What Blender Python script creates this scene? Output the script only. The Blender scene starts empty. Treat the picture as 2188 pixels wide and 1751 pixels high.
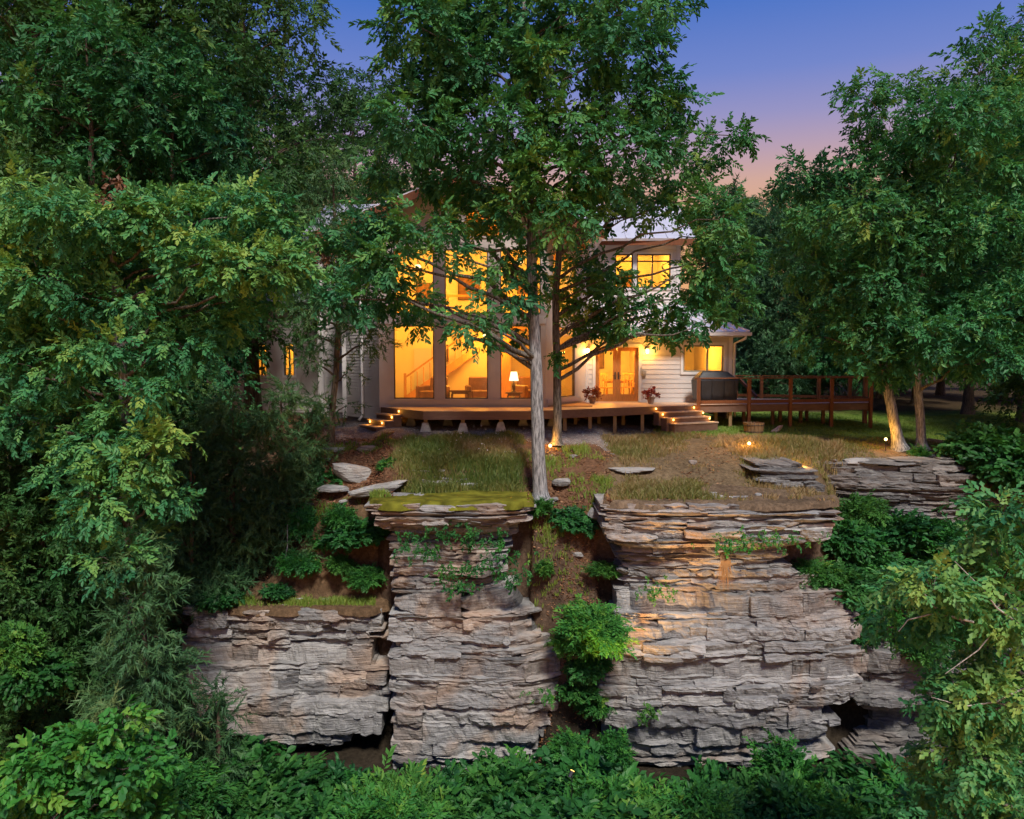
import bpy, math, random
import numpy as np
from mathutils import Vector
random.seed(7)
R = np.random.default_rng(11)
SC = bpy.context.scene
COL = SC.collection

# ------------------------------------------------------------------ camera, sky, sun, exposure
F, CX, CY, CAMZ = 1700.0, 1094.0, 875.5, 1.51
TH = math.radians(3.45)
cam_d = bpy.data.cameras.new('camera')
cam_d.sensor_width = 36.0
cam_d.lens = F / 2188.0 * 36.0
cam_d.clip_start, cam_d.clip_end = 0.1, 2000.0
cam = bpy.data.objects.new('camera', cam_d)
COL.objects.link(cam)
cam.location = (0, 0, CAMZ)
cam.rotation_euler = (math.radians(90) - TH, 0, 0)
SC.camera = cam

SUN_EL, SUN_AZ = 50.0, 14.0      # degrees; azimuth of the light's origin, measured from behind the camera, minus = left
world = bpy.data.worlds.new('World'); SC.world = world
world.use_nodes = True
wn, wl = world.node_tree.nodes, world.node_tree.links
wn.clear()
w_out = wn.new('ShaderNodeOutputWorld'); w_bg = wn.new('ShaderNodeBackground')
w_geo = wn.new('ShaderNodeTexCoord'); w_sep = wn.new('ShaderNodeSeparateXYZ')
w_ramp = wn.new('ShaderNodeValToRGB'); w_sky = wn.new('ShaderNodeTexSky')
w_sky.sky_type = 'NISHITA'; w_sky.sun_disc = False
w_sky.sun_elevation = math.radians(2.0); w_sky.sun_rotation = math.radians(200)
w_sc = wn.new('ShaderNodeVectorMath'); w_sc.operation = 'SCALE'; w_sc.inputs[3].default_value = 0.02
w_add = wn.new('ShaderNodeVectorMath'); w_add.operation = 'ADD'
def lin(c):
    return tuple(((v/255)/12.92 if v/255 <= .04045 else (((v/255)+.055)/1.055)**2.4) for v in c)
stops = [(0.0, (240, 172, 112)), (0.165, (228, 170, 130)), (0.21, (214, 168, 154)), (0.245, (186, 158, 180)),
         (0.28, (152, 147, 198)), (0.325, (113, 133, 206)), (0.40, (66, 113, 202)), (0.62, (58, 102, 192)), (1.0, (54, 94, 182))]
el = w_ramp.color_ramp.elements
while len(el) < len(stops): el.new(0.5)
for e, (p, c) in zip(el, stops):
    e.position = p; e.color = (*lin(c), 1)
wl.new(w_geo.outputs['Generated'], w_sep.inputs[0])
wl.new(w_sep.outputs['Z'], w_ramp.inputs['Fac'])
wl.new(w_sky.outputs[0], w_sc.inputs[0])
wl.new(w_ramp.outputs['Color'], w_add.inputs[0]); wl.new(w_sc.outputs[0], w_add.inputs[1])
wl.new(w_add.outputs[0], w_bg.inputs['Color'])
w_bg.inputs['Strength'].default_value = 0.67
wl.new(w_bg.outputs[0], w_out.inputs[0])

sun_d = bpy.data.lights.new('sun', 'SUN')
sun_d.energy = 3.3; sun_d.angle = math.radians(10); sun_d.color = (1.0, 0.92, 0.80)
sun = bpy.data.objects.new('sun', sun_d); COL.objects.link(sun)
_az, _el = math.radians(SUN_AZ), math.radians(SUN_EL)
_from = Vector((math.sin(_az)*math.cos(_el), -math.cos(_az)*math.cos(_el), math.sin(_el)))
sun.rotation_euler = (-_from).to_track_quat('-Z', 'Y').to_euler()
sun.location = (0, -30, 40)

SC.view_settings.view_transform = 'Standard'
SC.view_settings.look = 'None'
SC.view_settings.exposure = 0.47
SC.view_settings.gamma = 1.0
SC.view_settings.use_curve_mapping = False
SC.cycles.use_denoising = True
SC.cycles.max_bounces = 6
SC.cycles.diffuse_bounces = 2
SC.cycles.use_adaptive_sampling = True
SC.cycles.adaptive_threshold = 0.03
SC.cycles.transmission_bounces = 4
SC.cycles.transparent_max_bounces = 8
SC.cycles.sample_clamp_indirect = 6.0
SC.cycles.caustics_reflective = False
SC.cycles.caustics_refractive = False

# ------------------------------------------------------------------ helpers
_ct, _st = math.cos(TH), math.sin(TH)
def P(px, py, D):
    """world point seen at photo pixel (px,py) standing D metres away"""
    u, v = px - CX, CY - py
    y = v*_st + F*_ct; z = v*_ct - F*_st
    return Vector((u/y*D, D, CAMZ + z/y*D))
def PX(px, py, D): return P(px, py, D).x
def PZ(py, D): return P(CX, py, D).z

def tag(o, label=None, cat=None, group=None, kind=None):
    if label: o['label'] = label
    if cat: o['category'] = cat
    if group: o['group'] = group
    if kind: o['kind'] = kind
    return o
def link(o, parent=None):
    COL.objects.link(o)
    if parent is not None: o.parent = parent
    return o
def empty(name, loc=(0, 0, 0), label=None, cat=None, group=None, rz=0.0):
    o = bpy.data.objects.new(name, None); o.empty_display_size = 0.2
    link(o); o.location = loc; o.rotation_euler = (0, 0, rz)
    return tag(o, label, cat, group)

def np_mesh(name, V, Fc, mat=None, attr=None, smooth=False):
    """V (n,3); Fc (m,k) one polygon size"""
    V = np.ascontiguousarray(V, dtype=np.float32); Fc = np.ascontiguousarray(Fc, dtype=np.int32)
    me = bpy.data.meshes.new(name)
    m, k = Fc.shape
    me.vertices.add(len(V)); me.vertices.foreach_set('co', V.ravel())
    me.loops.add(m*k); me.loops.foreach_set('vertex_index', Fc.ravel())
    me.polygons.add(m)
    me.polygons.foreach_set('loop_start', np.arange(0, m*k, k, dtype=np.int32))
    try: me.polygons.foreach_set('loop_total', np.full(m, k, dtype=np.int32))
    except Exception: pass
    if attr:
        for an, arr in attr.items():
            arr = np.asarray(arr, dtype=np.float32)
            if arr.ndim == 1:
                a = me.attributes.new(an, 'FLOAT', 'POINT'); a.data.foreach_set('value', arr)
            else:
                a = me.attributes.new(an, 'FLOAT_COLOR', 'POINT')
                if arr.shape[1] == 3: arr = np.hstack([arr, np.ones((len(arr), 1), np.float32)])
                a.data.foreach_set('color', np.ascontiguousarray(arr).ravel())
    me.polygons.foreach_set('use_smooth', np.full(m, smooth))
    me.update(calc_edges=True)
    me.validate()
    if mat: me.materials.append(mat)
    return me
def obj(name, me, parent=None, loc=(0, 0, 0)):
    o = bpy.data.objects.new(name, me); link(o, parent); o.location = loc
    return o

class MB:
    """collects boxes, bars, prisms; builds ONE mesh"""
    def __init__(s): s.v, s.f = [], []
    def add(s, vs, fs):
        b = len(s.v); s.v += [tuple(v) for v in vs]; s.f += [tuple(b+i for i in f) for f in fs]; return s
    def hexa(s, p):
        return s.add(p, [(3, 2, 1, 0), (4, 5, 6, 7), (0, 1, 5, 4), (1, 2, 6, 5), (2, 3, 7, 6), (3, 0, 4, 7)])
    def box(s, x0, x1, y0, y1, z0, z1):
        return s.hexa([(x0, y0, z0), (x1, y0, z0), (x1, y1, z0), (x0, y1, z0), (x0, y0, z1), (x1, y0, z1), (x1, y1, z1), (x0, y1, z1)])
    def bar(s, a, b, w, h=None, up=(0, 0, 1)):
        a, b = Vector(a), Vector(b); h = h or w
        d = (b-a).normalized(); u = Vector(up)
        if abs(d.dot(u)) > .98: u = Vector((0, 1, 0))
        r = d.cross(u).normalized(); t = r.cross(d).normalized()
        q = []
        for e in (a, b):
            for i, j in ((-1, -1), (1, -1), (1, 1), (-1, 1)):
                q.append(e + r*(i*w/2) + t*(j*h/2))
        return s.add(q, [(0, 1, 2, 3), (7, 6, 5, 4), (0, 4, 5, 1), (1, 5, 6, 2), (2, 6, 7, 3), (3, 7, 4, 0)])
    def tube(s, pts, rad, n=8, cap=True):
        pts = [Vector(p) for p in pts]; rad = rad if hasattr(rad, '__len__') else [rad]*len(pts)
        rings = []
        for i, p in enumerate(pts):
            d = (pts[min(i+1, len(pts)-1)] - pts[max(i-1, 0)]).normalized()
            u = Vector((1, 0, 0)) if abs(d.x) < .9 else Vector((0, 1, 0))
            r = d.cross(u).normalized(); t = d.cross(r).normalized()
            rings.append([p + (r*math.cos(2*math.pi*k/n) + t*math.sin(2*math.pi*k/n))*rad[i] for k in range(n)])
        vs = [v for ring in rings for v in ring]; fs = []
        for i in range(len(pts)-1):
            for k in range(n):
                fs.append((i*n+k, i*n+(k+1) % n, (i+1)*n+(k+1) % n, (i+1)*n+k))
        if cap: fs += [tuple(range(n-1, -1, -1)), tuple((len(pts)-1)*n+k for k in range(n))]
        return s.add(vs, fs)
    def lathe(s, prof, c=(0, 0, 0), n=14):
        return s.tube([(c[0], c[1], c[2]+z) for r, z in prof], [max(r, .001) for r, z in prof], n)
    def prism(s, poly, z0, z1):
        n = len(poly)
        return s.add([(x, y, z0) for x, y in poly] + [(x, y, z1) for x, y in poly],
                     [tuple(range(n-1, -1, -1)), tuple(range(n, 2*n))] + [(i, (i+1) % n, n+(i+1) % n, n+i) for i in range(n)])
    def build(s, name, mat, parent=None, loc=(0, 0, 0), smooth=False, bevel=0):
        me = bpy.data.meshes.new(name); me.from_pydata(s.v, [], s.f); me.update()
        if smooth: me.polygons.foreach_set('use_smooth', np.full(len(me.polygons), True))
        me.materials.append(mat)
        o = obj(name, me, parent, loc)
        if bevel:
            b = o.modifiers.new('bevel', 'BEVEL'); b.width = bevel; b.segments = 1; b.limit_method = 'ANGLE'
        return o

# value noise -------------------------------------------------------------------------------
def _h(i, j, k):
    n = (i*374761393 + j*668265263 + k*2147483647 + 1013) & 0xffffffff
    n = ((n ^ (n >> 13)) * 1274126177) & 0xffffffff
    n = (n ^ (n >> 16)) & 0xffffffff
    return n.astype(np.float64) / 4294967295.0
def vnoise(p):
    p = np.asarray(p, float); i = np.floor(p).astype(np.int64); f = p - i; f = f*f*(3-2*f)
    r = 0
    for dx in (0, 1):
        for dy in (0, 1):
            for dz in (0, 1):
                w = (f[..., 0] if dx else 1-f[..., 0])*(f[..., 1] if dy else 1-f[..., 1])*(f[..., 2] if dz else 1-f[..., 2])
                r = r + w*_h(i[..., 0]+dx, i[..., 1]+dy, i[..., 2]+dz)
    return r*2-1
def fbm(p, o=4):
    p = np.asarray(p, float); r = 0; a = 1.0; t = 0
    for k in range(o):
        r = r + a*vnoise(p + 17.3*k); t += a; a *= .5; p = p*2.03
    return r/t

# ------------------------------------------------------------------ materials
def newmat(name):
    m = bpy.data.materials.new(name); m.use_nodes = True
    n, l = m.node_tree.nodes, m.node_tree.links
    b = n['Principled BSDF']
    return m, n, l, b
def C(r, g, b): return (r, g, b, 1.0)
def simple(name, col, rough=.6, noise=.12, scale=6.0, bump=.0, metal=0.0, stretch=(1, 1, 1), spec=.3, bscale=None):
    m, n, l, b = newmat(name)
    tc = n.new('ShaderNodeTexCoord'); mp = n.new('ShaderNodeMapping'); mp.inputs['Scale'].default_value = stretch
    l.new(tc.outputs['Object'], mp.inputs['Vector'])
    nt = n.new('ShaderNodeTexNoise'); nt.inputs['Scale'].default_value = scale; nt.inputs['Detail'].default_value = 6
    l.new(mp.outputs[0], nt.inputs['Vector'])
    rp = n.new('ShaderNodeValToRGB')
    rp.color_ramp.elements[0].position = .3; rp.color_ramp.elements[1].position = .7
    rp.color_ramp.elements[0].color = C(*[max(0, c*(1-noise)) for c in col]); rp.color_ramp.elements[1].color = C(*[min(1, c*(1+noise)) for c in col])
    l.new(nt.outputs['Fac'], rp.inputs['Fac']); l.new(rp.outputs['Color'], b.inputs['Base Color'])
    b.inputs['Roughness'].default_value = rough; b.inputs['Metallic'].default_value = metal
    b.inputs['Specular IOR Level'].default_value = spec
    if bump:
        bp = n.new('ShaderNodeBump'); bp.inputs['Strength'].default_value = bump; bp.inputs['Distance'].default_value = .02
        n2 = n.new('ShaderNodeTexNoise'); n2.inputs['Scale'].default_value = bscale or scale*3; n2.inputs['Detail'].default_value = 5
        l.new(mp.outputs[0], n2.inputs['Vector']); l.new(n2.outputs['Fac'], bp.inputs['Height']); l.new(bp.outputs[0], b.inputs['Normal'])
    return m
def emit(name, col, s):
    m = bpy.data.materials.new(name); m.use_nodes = True
    n, l = m.node_tree.nodes, m.node_tree.links; n.clear()
    o = n.new('ShaderNodeOutputMaterial'); e = n.new('ShaderNodeEmission')
    e.inputs[0].default_value = C(*col); e.inputs[1].default_value = s; l.new(e.outputs[0], o.inputs[0])
    return m
def leafmat(name, ramp, trans=.3, rough=.5, spec=.25):
    """greens picked leaf by leaf through the 'tint' attribute"""
    m, n, l, b = newmat(name)
    at = n.new('ShaderNodeAttribute'); at.attribute_name = 'tint'
    oi = n.new('ShaderNodeObjectInfo')
    rp = n.new('ShaderNodeValToRGB')
    e = rp.color_ramp.elements
    while len(e) < len(ramp): e.new(.5)
    for q, (p, c) in zip(e, ramp): q.position = p; q.color = C(*c)
    l.new(at.outputs['Fac'], rp.inputs['Fac'])
    hs = n.new('ShaderNodeHueSaturation')
    mr = n.new('ShaderNodeMapRange'); mr.inputs['To Min'].default_value = .485; mr.inputs['To Max'].default_value = .515
    l.new(oi.outputs['Random'], mr.inputs['Value']); l.new(mr.outputs[0], hs.inputs['Hue']); l.new(rp.outputs['Color'], hs.inputs['Color'])
    l.new(hs.outputs[0], b.inputs['Base Color'])
    b.inputs['Roughness'].default_value = rough; b.inputs['Specular IOR Level'].default_value = spec
    tr = n.new('ShaderNodeBsdfTranslucent'); mx = n.new('ShaderNodeMixShader'); mx.inputs[0].default_value = trans
    br = n.new('ShaderNodeMix'); br.data_type = 'RGBA'; br.blend_type = 'MULTIPLY'; br.inputs[0].default_value = 1.0
    l.new(hs.outputs[0], br.inputs[6]); br.inputs[7].default_value = C(1.25, 1.1, .6)
    l.new(br.outputs[2], tr.inputs[0])
    l.new(b.outputs[0], mx.inputs[1]); l.new(tr.outputs[0], mx.inputs[2])
    l.new(mx.outputs[0], n['Material Output'].inputs[0])
    return m
M = {}
M['oak'] = leafmat('oak leaves', [(0, (.022, .11, .048)), (.4, (.046, .195, .075)), (.7, (.10, .27, .07)), (1, (.22, .34, .065))])
M['olive'] = leafmat('woodland leaves', [(0, (.022, .07, .022)), (.5, (.042, .125, .034)), (.85, (.075, .175, .04)), (1, (.16, .21, .04))])
M['bright'] = leafmat('young oak leaves', [(0, (.024, .13, .06)), (.4, (.06, .245, .09)), (.7, (.17, .36, .085)), (1, (.30, .42, .085))])
M['shrub'] = leafmat('shrub leaves', [(0, (.016, .085, .028)), (.45, (.038, .165, .034)), (.8, (.08, .26, .04)), (1, (.20, .35, .05))])
M['needle'] = leafmat('cedar needles', [(0, (.03, .09, .04)), (.5, (.06, .155, .06)), (.85, (.10, .20, .07)), (1, (.16, .22, .075))], trans=.2)
M['grass'] = leafmat('meadow grass', [(0, (.07, .12, .025)), (.4, (.15, .165, .04)), (.7, (.25, .19, .08)), (1, (.36, .27, .14))], trans=.25)
M['lawn'] = leafmat('lawn grass', [(0, (.09, .17, .025)), (.6, (.17, .26, .04)), (1, (.28, .30, .08))], trans=.25)
M['dryleaf'] = leafmat('fallen leaves', [(0, (.10, .05, .028)), (.5, (.21, .105, .05)), (1, (.36, .20, .10))], trans=.1)
M['flower'] = leafmat('flower petals', [(0, (.12, .025, .02)), (.6, (.24, .05, .035)), (1, (.14, .13, .04))])

def barkmat(name, c0, c1):
    m, n, l, b = newmat(name)
    tc = n.new('ShaderNodeTexCoord'); mp = n.new('ShaderNodeMapping'); mp.inputs['Scale'].default_value = (14, 14, 1.8)
    l.new(tc.outputs['Object'], mp.inputs['Vector'])
    nt = n.new('ShaderNodeTexNoise'); nt.inputs['Scale'].default_value = 2.2; nt.inputs['Detail'].default_value = 7; nt.inputs['Roughness'].default_value = .65
    l.new(mp.outputs[0], nt.inputs['Vector'])
    rp = n.new('ShaderNodeValToRGB'); rp.color_ramp.elements[0].position = .40; rp.color_ramp.elements[1].position = .60
    rp.color_ramp.elements[0].color = C(*c0); rp.color_ramp.elements[1].color = C(*c1)
    l.new(nt.outputs['Fac'], rp.inputs['Fac']); l.new(rp.outputs['Color'], b.inputs['Base Color'])
    bp = n.new('ShaderNodeBump'); bp.inputs['Strength'].default_value = .9; bp.inputs['Distance'].default_value = .03
    l.new(nt.outputs['Fac'], bp.inputs['Height']); l.new(bp.outputs[0], b.inputs['Normal'])
    b.inputs['Roughness'].default_value = .9; b.inputs['Specular IOR Level'].default_value = .15
    return m
M['bark'] = barkmat('grey oak bark', (.10, .103, .108), (.37, .375, .385))
M['barkmid'] = barkmat('brown oak bark', (.05, .045, .04), (.2, .18, .155))
M['barkdark'] = barkmat('dark cedar bark', (.05, .04, .03), (.16, .12, .09))
M['barkpale'] = barkmat('pale dead wood', (.25, .23, .2), (.55, .5, .45))

def rockmat(name, warm=.5, dark=1.0):
    m, n, l, b = newmat(name)
    geo = n.new('ShaderNodeNewGeometry')
    at = n.new('ShaderNodeAttribute'); at.attribute_name = 'tint'
    mp = n.new('ShaderNodeMapping'); mp.inputs['Scale'].default_value = (.9, .9, 14.0); mp.inputs['Rotation'].default_value = (0, .03, 0)
    l.new(geo.outputs['Position'], mp.inputs['Vector'])
    lam = n.new('ShaderNodeTexNoise'); lam.inputs['Scale'].default_value = 2.0; lam.inputs['Detail'].default_value = 8; lam.inputs['Roughness'].default_value = .62
    l.new(mp.outputs[0], lam.inputs['Vector'])
    grain = n.new('ShaderNodeTexNoise'); grain.inputs['Scale'].default_value = 22; grain.inputs['Detail'].default_value = 6; grain.inputs['Roughness'].default_value = .7
    l.new(geo.outputs['Position'], grain.inputs['Vector'])
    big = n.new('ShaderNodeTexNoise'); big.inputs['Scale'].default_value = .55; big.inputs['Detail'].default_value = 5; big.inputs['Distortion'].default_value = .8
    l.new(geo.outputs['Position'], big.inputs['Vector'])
    rp = n.new('ShaderNodeValToRGB'); e = rp.color_ramp.elements
    for _ in range(3): e.new(.5)
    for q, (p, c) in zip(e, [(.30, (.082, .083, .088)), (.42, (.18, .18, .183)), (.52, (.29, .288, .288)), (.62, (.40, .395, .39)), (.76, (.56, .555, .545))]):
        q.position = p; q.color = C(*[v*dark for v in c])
    mixv = n.new('ShaderNodeMath'); mixv.operation = 'MULTIPLY_ADD'; mixv.inputs[1].default_value = .42; 
    l.new(at.outputs['Fac'], mixv.inputs[0])
    half = n.new('ShaderNodeMath'); half.operation = 'MULTIPLY'; half.inputs[1].default_value = .58
    l.new(lam.outputs['Fac'], half.inputs[0]); l.new(half.outputs[0], mixv.inputs[2])
    l.new(mixv.outputs[0], rp.inputs['Fac'])
    # ochre noise tint, painting golden light patches into the rock
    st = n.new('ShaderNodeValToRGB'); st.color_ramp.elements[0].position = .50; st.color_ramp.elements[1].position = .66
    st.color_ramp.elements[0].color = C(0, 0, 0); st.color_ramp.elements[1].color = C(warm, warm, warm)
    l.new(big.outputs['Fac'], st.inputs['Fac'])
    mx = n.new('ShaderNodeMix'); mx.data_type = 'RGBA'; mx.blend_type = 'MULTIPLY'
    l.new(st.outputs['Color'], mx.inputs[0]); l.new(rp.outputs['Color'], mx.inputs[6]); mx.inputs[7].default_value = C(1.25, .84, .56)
    # pale lichen and dark weathering blots
    li = n.new('ShaderNodeTexNoise'); li.inputs['Scale'].default_value = 3.3; li.inputs['Detail'].default_value = 9; li.inputs['Roughness'].default_value = .72
    l.new(geo.outputs['Position'], li.inputs['Vector'])
    lr = n.new('ShaderNodeValToRGB'); lr.color_ramp.elements[0].position = .58; lr.color_ramp.elements[1].position = .66
    lr.color_ramp.elements[0].color = C(0, 0, 0); lr.color_ramp.elements[1].color = C(.6, .6, .6)
    l.new(li.outputs['Fac'], lr.inputs['Fac'])
    mx2 = n.new('ShaderNodeMix'); mx2.data_type = 'RGBA'; l.new(lr.outputs['Color'], mx2.inputs[0]); l.new(mx.outputs[2], mx2.inputs[6]); mx2.inputs[7].default_value = C(.5*dark, .5*dark, .48*dark)
    dr = n.new('ShaderNodeValToRGB'); dr.color_ramp.elements[0].position = .32; dr.color_ramp.elements[1].position = .42
    dr.color_ramp.elements[0].color = C(.65, .65, .65); dr.color_ramp.elements[1].color = C(0, 0, 0)
    l.new(li.outputs['Fac'], dr.inputs['Fac'])
    mx3 = n.new('ShaderNodeMix'); mx3.data_type = 'RGBA'; l.new(dr.outputs['Color'], mx3.inputs[0]); l.new(mx2.outputs[2], mx3.inputs[6]); mx3.inputs[7].default_value = C(.09, .075, .07)
    l.new(mx3.outputs[2], b.inputs['Base Color'])
    b.inputs['Roughness'].default_value = .92; b.inputs['Specular IOR Level'].default_value = .15
    hs = n.new('ShaderNodeMath'); hs.operation = 'MULTIPLY_ADD'; hs.inputs[1].default_value = .35
    l.new(grain.outputs['Fac'], hs.inputs[0]); l.new(lam.outputs['Fac'], hs.inputs[2])
    bp = n.new('ShaderNodeBump'); bp.inputs['Strength'].default_value = 1.0; bp.inputs['Distance'].default_value = .07
    l.new(hs.outputs[0], bp.inputs['Height']); l.new(bp.outputs[0], b.inputs['Normal'])
    return m
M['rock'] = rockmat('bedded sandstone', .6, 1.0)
M['rockmid'] = rockmat('shade darkened grey ledge rock', .3, .62)  # rock copy darkened to paint the ledge's shade into its colour
M['rockdark'] = rockmat('shade darkened sandstone', .3, .45)  # rock copy darkened to paint shade into crevices and gully

def groundmat():
    m, n, l, b = newmat('hillside ground')
    at = n.new('ShaderNodeAttribute'); at.attribute_name = 'gcol'
    geo = n.new('ShaderNodeNewGeometry')
    a = n.new('ShaderNodeTexNoise'); a.inputs['Scale'].default_value = 9; a.inputs['Detail'].default_value = 9; a.inputs['Roughness'].default_value = .75
    l.new(geo.outputs['Position'], a.inputs['Vector'])
    v = n.new('ShaderNodeTexVoronoi'); v.inputs['Scale'].default_value = 14
    l.new(geo.outputs['Position'], v.inputs['Vector'])
    rp = n.new('ShaderNodeValToRGB'); rp.color_ramp.elements[0].position = .3; rp.color_ramp.elements[1].position = .72
    rp.color_ramp.elements[0].color = C(.45, .45, .45); rp.color_ramp.elements[1].color = C(1.5, 1.5, 1.5)
    l.new(a.outputs['Fac'], rp.inputs['Fac'])
    mx = n.new('ShaderNodeMix'); mx.data_type = 'RGBA'; mx.blend_type = 'MULTIPLY'; mx.inputs[0].default_value = 1
    l.new(at.outputs['Color'], mx.inputs[6]); l.new(rp.outputs['Color'], mx.inputs[7])
    vr = n.new('ShaderNodeValToRGB'); vr.color_ramp.elements[0].color = C(.7, .66, .62); vr.color_ramp.elements[1].color = C(1.25, 1.22, 1.2)
    l.new(v.outputs['Color'], vr.inputs['Fac'])
    m2 = n.new('ShaderNodeMix'); m2.data_type = 'RGBA'; m2.blend_type = 'MULTIPLY'; m2.inputs[0].default_value = .8
    l.new(mx.outputs[2], m2.inputs[6]); l.new(vr.outputs['Color'], m2.inputs[7])
    l.new(m2.outputs[2], b.inputs['Base Color'])
    bp = n.new('ShaderNodeBump'); bp.inputs['Strength'].default_value = .8; bp.inputs['Distance'].default_value = .06
    l.new(a.outputs['Fac'], bp.inputs['Height']); l.new(bp.outputs[0], b.inputs['Normal'])
    b.inputs['Roughness'].default_value = .95; b.inputs['Specular IOR Level'].default_value = .1
    return m
M['ground'] = groundmat()
M['moss'] = simple('yellow green moss', (.115, .115, .014), .95, .6, 2.6, .9, spec=.1, bscale=14)
M['siding'] = simple('pale painted siding', (.50, .47, .47), .6, .04, 3.0)
M['trim'] = simple('white painted trim', (.62, .60, .61), .5, .03, 3.0)
M['panel'] = simple('greige facade panel', (.56, .50, .48), .6, .04, 3.0)
M['foundation'] = simple('dark foundation', (.13, .12, .13), .9, .2, 6)
M['roof'] = simple('pale metal roofing', (.62, .62, .68), .38, .06, 2.0, metal=.25)
M['frame'] = simple('dark bronze window frame', (.08, .06, .045), .45, .1, 4)
M['olivefr'] = simple('olive window sash', (.23, .21, .16), .5, .08, 4)
M['door'] = simple('varnished cedar door', (.42, .17, .05), .4, .2, 5, stretch=(8, 8, 1))
M['decktop'] = simple('tan composite decking', (.52, .38, .28), .6, .12, 4, stretch=(1, 10, 1))
M['fascia'] = simple('brown deck fascia', (.17, .10, .075), .6, .15, 3, stretch=(1, 4, 6))
M['rail'] = simple('stained cedar railing', (.17, .06, .025), .5, .2, 6, stretch=(6, 6, 1))
M['post'] = simple('treated pine post', (.30, .21, .11), .7, .2, 6, stretch=(6, 6, 1))
M['concrete'] = simple('rough concrete pier', (.40, .39, .37), .9, .25, 7, .4)
M['vinyl'] = simple('black vinyl cover', (.016, .018, .024), .45, .3, 5, .4, bscale=9, spec=.5)
M['pot'] = simple('weathered clay pot', (.28, .2, .16), .8, .2, 10, .2)
M['barrel'] = simple('old barrel staves', (.20, .12, .06), .7, .25, 6, .2, stretch=(6, 6, 1))
M['metal'] = simple('dark metal', (.06, .06, .065), .4, .1, 5, metal=.6)
M['steel'] = simple('grey meter steel', (.4, .4, .4), .4, .1, 5, metal=.6)
M['intwall'] = simple('cream interior plaster', (.80, .70, .50), .8, .03, 2)
M['intwood'] = simple('honey interior wood', (.48, .24, .09), .5, .2, 5, stretch=(6, 6, 1))
M['intfloor'] = simple('interior wood floor', (.36, .19, .08), .4, .2, 4, stretch=(1, 8, 1))
M['leather'] = simple('brown leather', (.22, .10, .05), .5, .2, 6)
M['darkwood'] = simple('dark table wood', (.10, .05, .025), .4, .2, 6)
M['timber'] = simple('weathered landscape timber', (.12, .085, .06), .85, .25, 5, .3, stretch=(1, 8, 8))
WARM = (1.0, .44, .05)
M['shade'] = emit('lit lamp shade', (1.0, .80, .40), 2.2)
M['bulb'] = emit('lit warm bulb', (1.0, .66, .22), 7.0)
M['stepbulb'] = emit('lit step light', (1.0, .55, .12), 7.0)
M['globe'] = emit('lit ceiling globe', (1.0, .72, .3), 3.0)
def glassmat():
    m = bpy.data.materials.new('window glass'); m.use_nodes = True
    n, l = m.node_tree.nodes, m.node_tree.links; n.clear()
    o = n.new('ShaderNodeOutputMaterial'); t = n.new('ShaderNodeBsdfTransparent'); g = n.new('ShaderNodeBsdfGlossy')
    g.inputs['Roughness'].default_value = .02; fr = n.new('ShaderNodeLayerWeight'); fr.inputs[0].default_value = .5
    pw = n.new('ShaderNodeMath'); pw.operation = 'POWER'; pw.inputs[1].default_value = 4.0; l.new(fr.outputs['Facing'], pw.inputs[0])
    ma = n.new('ShaderNodeMath'); ma.operation = 'MULTIPLY_ADD'; ma.inputs[1].default_value = .5; ma.inputs[2].default_value = .035; l.new(pw.outputs[0], ma.inputs[0])
    mx = n.new('ShaderNodeMixShader'); l.new(ma.outputs[0], mx.inputs[0]); l.new(t.outputs[0], mx.inputs[1]); l.new(g.outputs[0], mx.inputs[2])
    t.inputs[0].default_value = C(.95, .95, .94)
    l.new(mx.outputs[0], o.inputs[0])
    return m
M['glass'] = glassmat()
def lamp(name, loc, power, col=WARM, r=.08, parent=None):
    d = bpy.data.lights.new(name, 'POINT'); d.energy = power; d.color = col; d.shadow_soft_size = r
    o = bpy.data.objects.new(name, d); link(o, parent); o.location = loc
    return o
# ------------------------------------------------------------------ terrain
def zpy(z, D):
    k = (z-CAMZ)/D
    return CY - F*(k*_ct+_st)/(_ct-k*_st)
SEC = {}
def sec(u, *pts):
    """profile at photo column u: (D, 'z', z) or (D, py)"""
    L = sorted([(p[0], p[2] if p[1] == 'z' else PZ(p[1], p[0])) for p in pts])
    SEC[u] = (np.array([a for a, b in L]), np.array([b for a, b in L]))
FLOOR = [(18.3, 'z', -8.5), (15, 'z', -9.0), (9, 'z', -11.0), (2, 'z', -13.0)]
sec(-3000, (150, 'z', 0.5), (60, 'z', -.8), (33, 'z', -1.4), (24, 'z', -3), (20.5, 'z', -5.5), (18, 'z', -8.2), *FLOOR[1:])
sec(200, (150, 'z', 0.5), (60, 'z', -.6), (33, 'z', -1.0), (25, 'z', -2.4), (21, 'z', -5.0), (19.5, 'z', -7.0), (18, 'z', -8.2), *FLOOR[1:])
sec(400, (150, 'z', .5), (60, 'z', -.6), (33, 'z', -.8), (25, 'z', -1.6), (22, 1150), (20.9, 1270), (20.7, 'z', -8.3), *FLOOR)
sec(560, (150, 'z', .5), (60, 'z', -.6), (33, 'z', -.7), (26, 'z', -1.2), (22, 1120), (20.8, 1278), (20.65, 'z', -8.4), *FLOOR)
sec(690, (150, 'z', .5), (60, 'z', -.7), (33, 'z', -.7), (24.4, 925), (22.5, 975), (21, 1100), (20.7, 1278), (20.5, 'z', -8.4), *FLOOR)
sec(795, (150, 'z', .5), (60, 'z', -.7), (25.5, 912), (22.5, 972), (21, 1075), (20.8, 1200), (20.5, 1296), (20.4, 'z', -8.4), *FLOOR)
sec(822, (150, 'z', .5), (60, 'z', -.7), (25, 915), (23, 940), (21.3, 1000), (21.0, 1048), (20.5, 1058), (20.35, 1060), (20.25, 'z', -8.4), *FLOOR)
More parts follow.
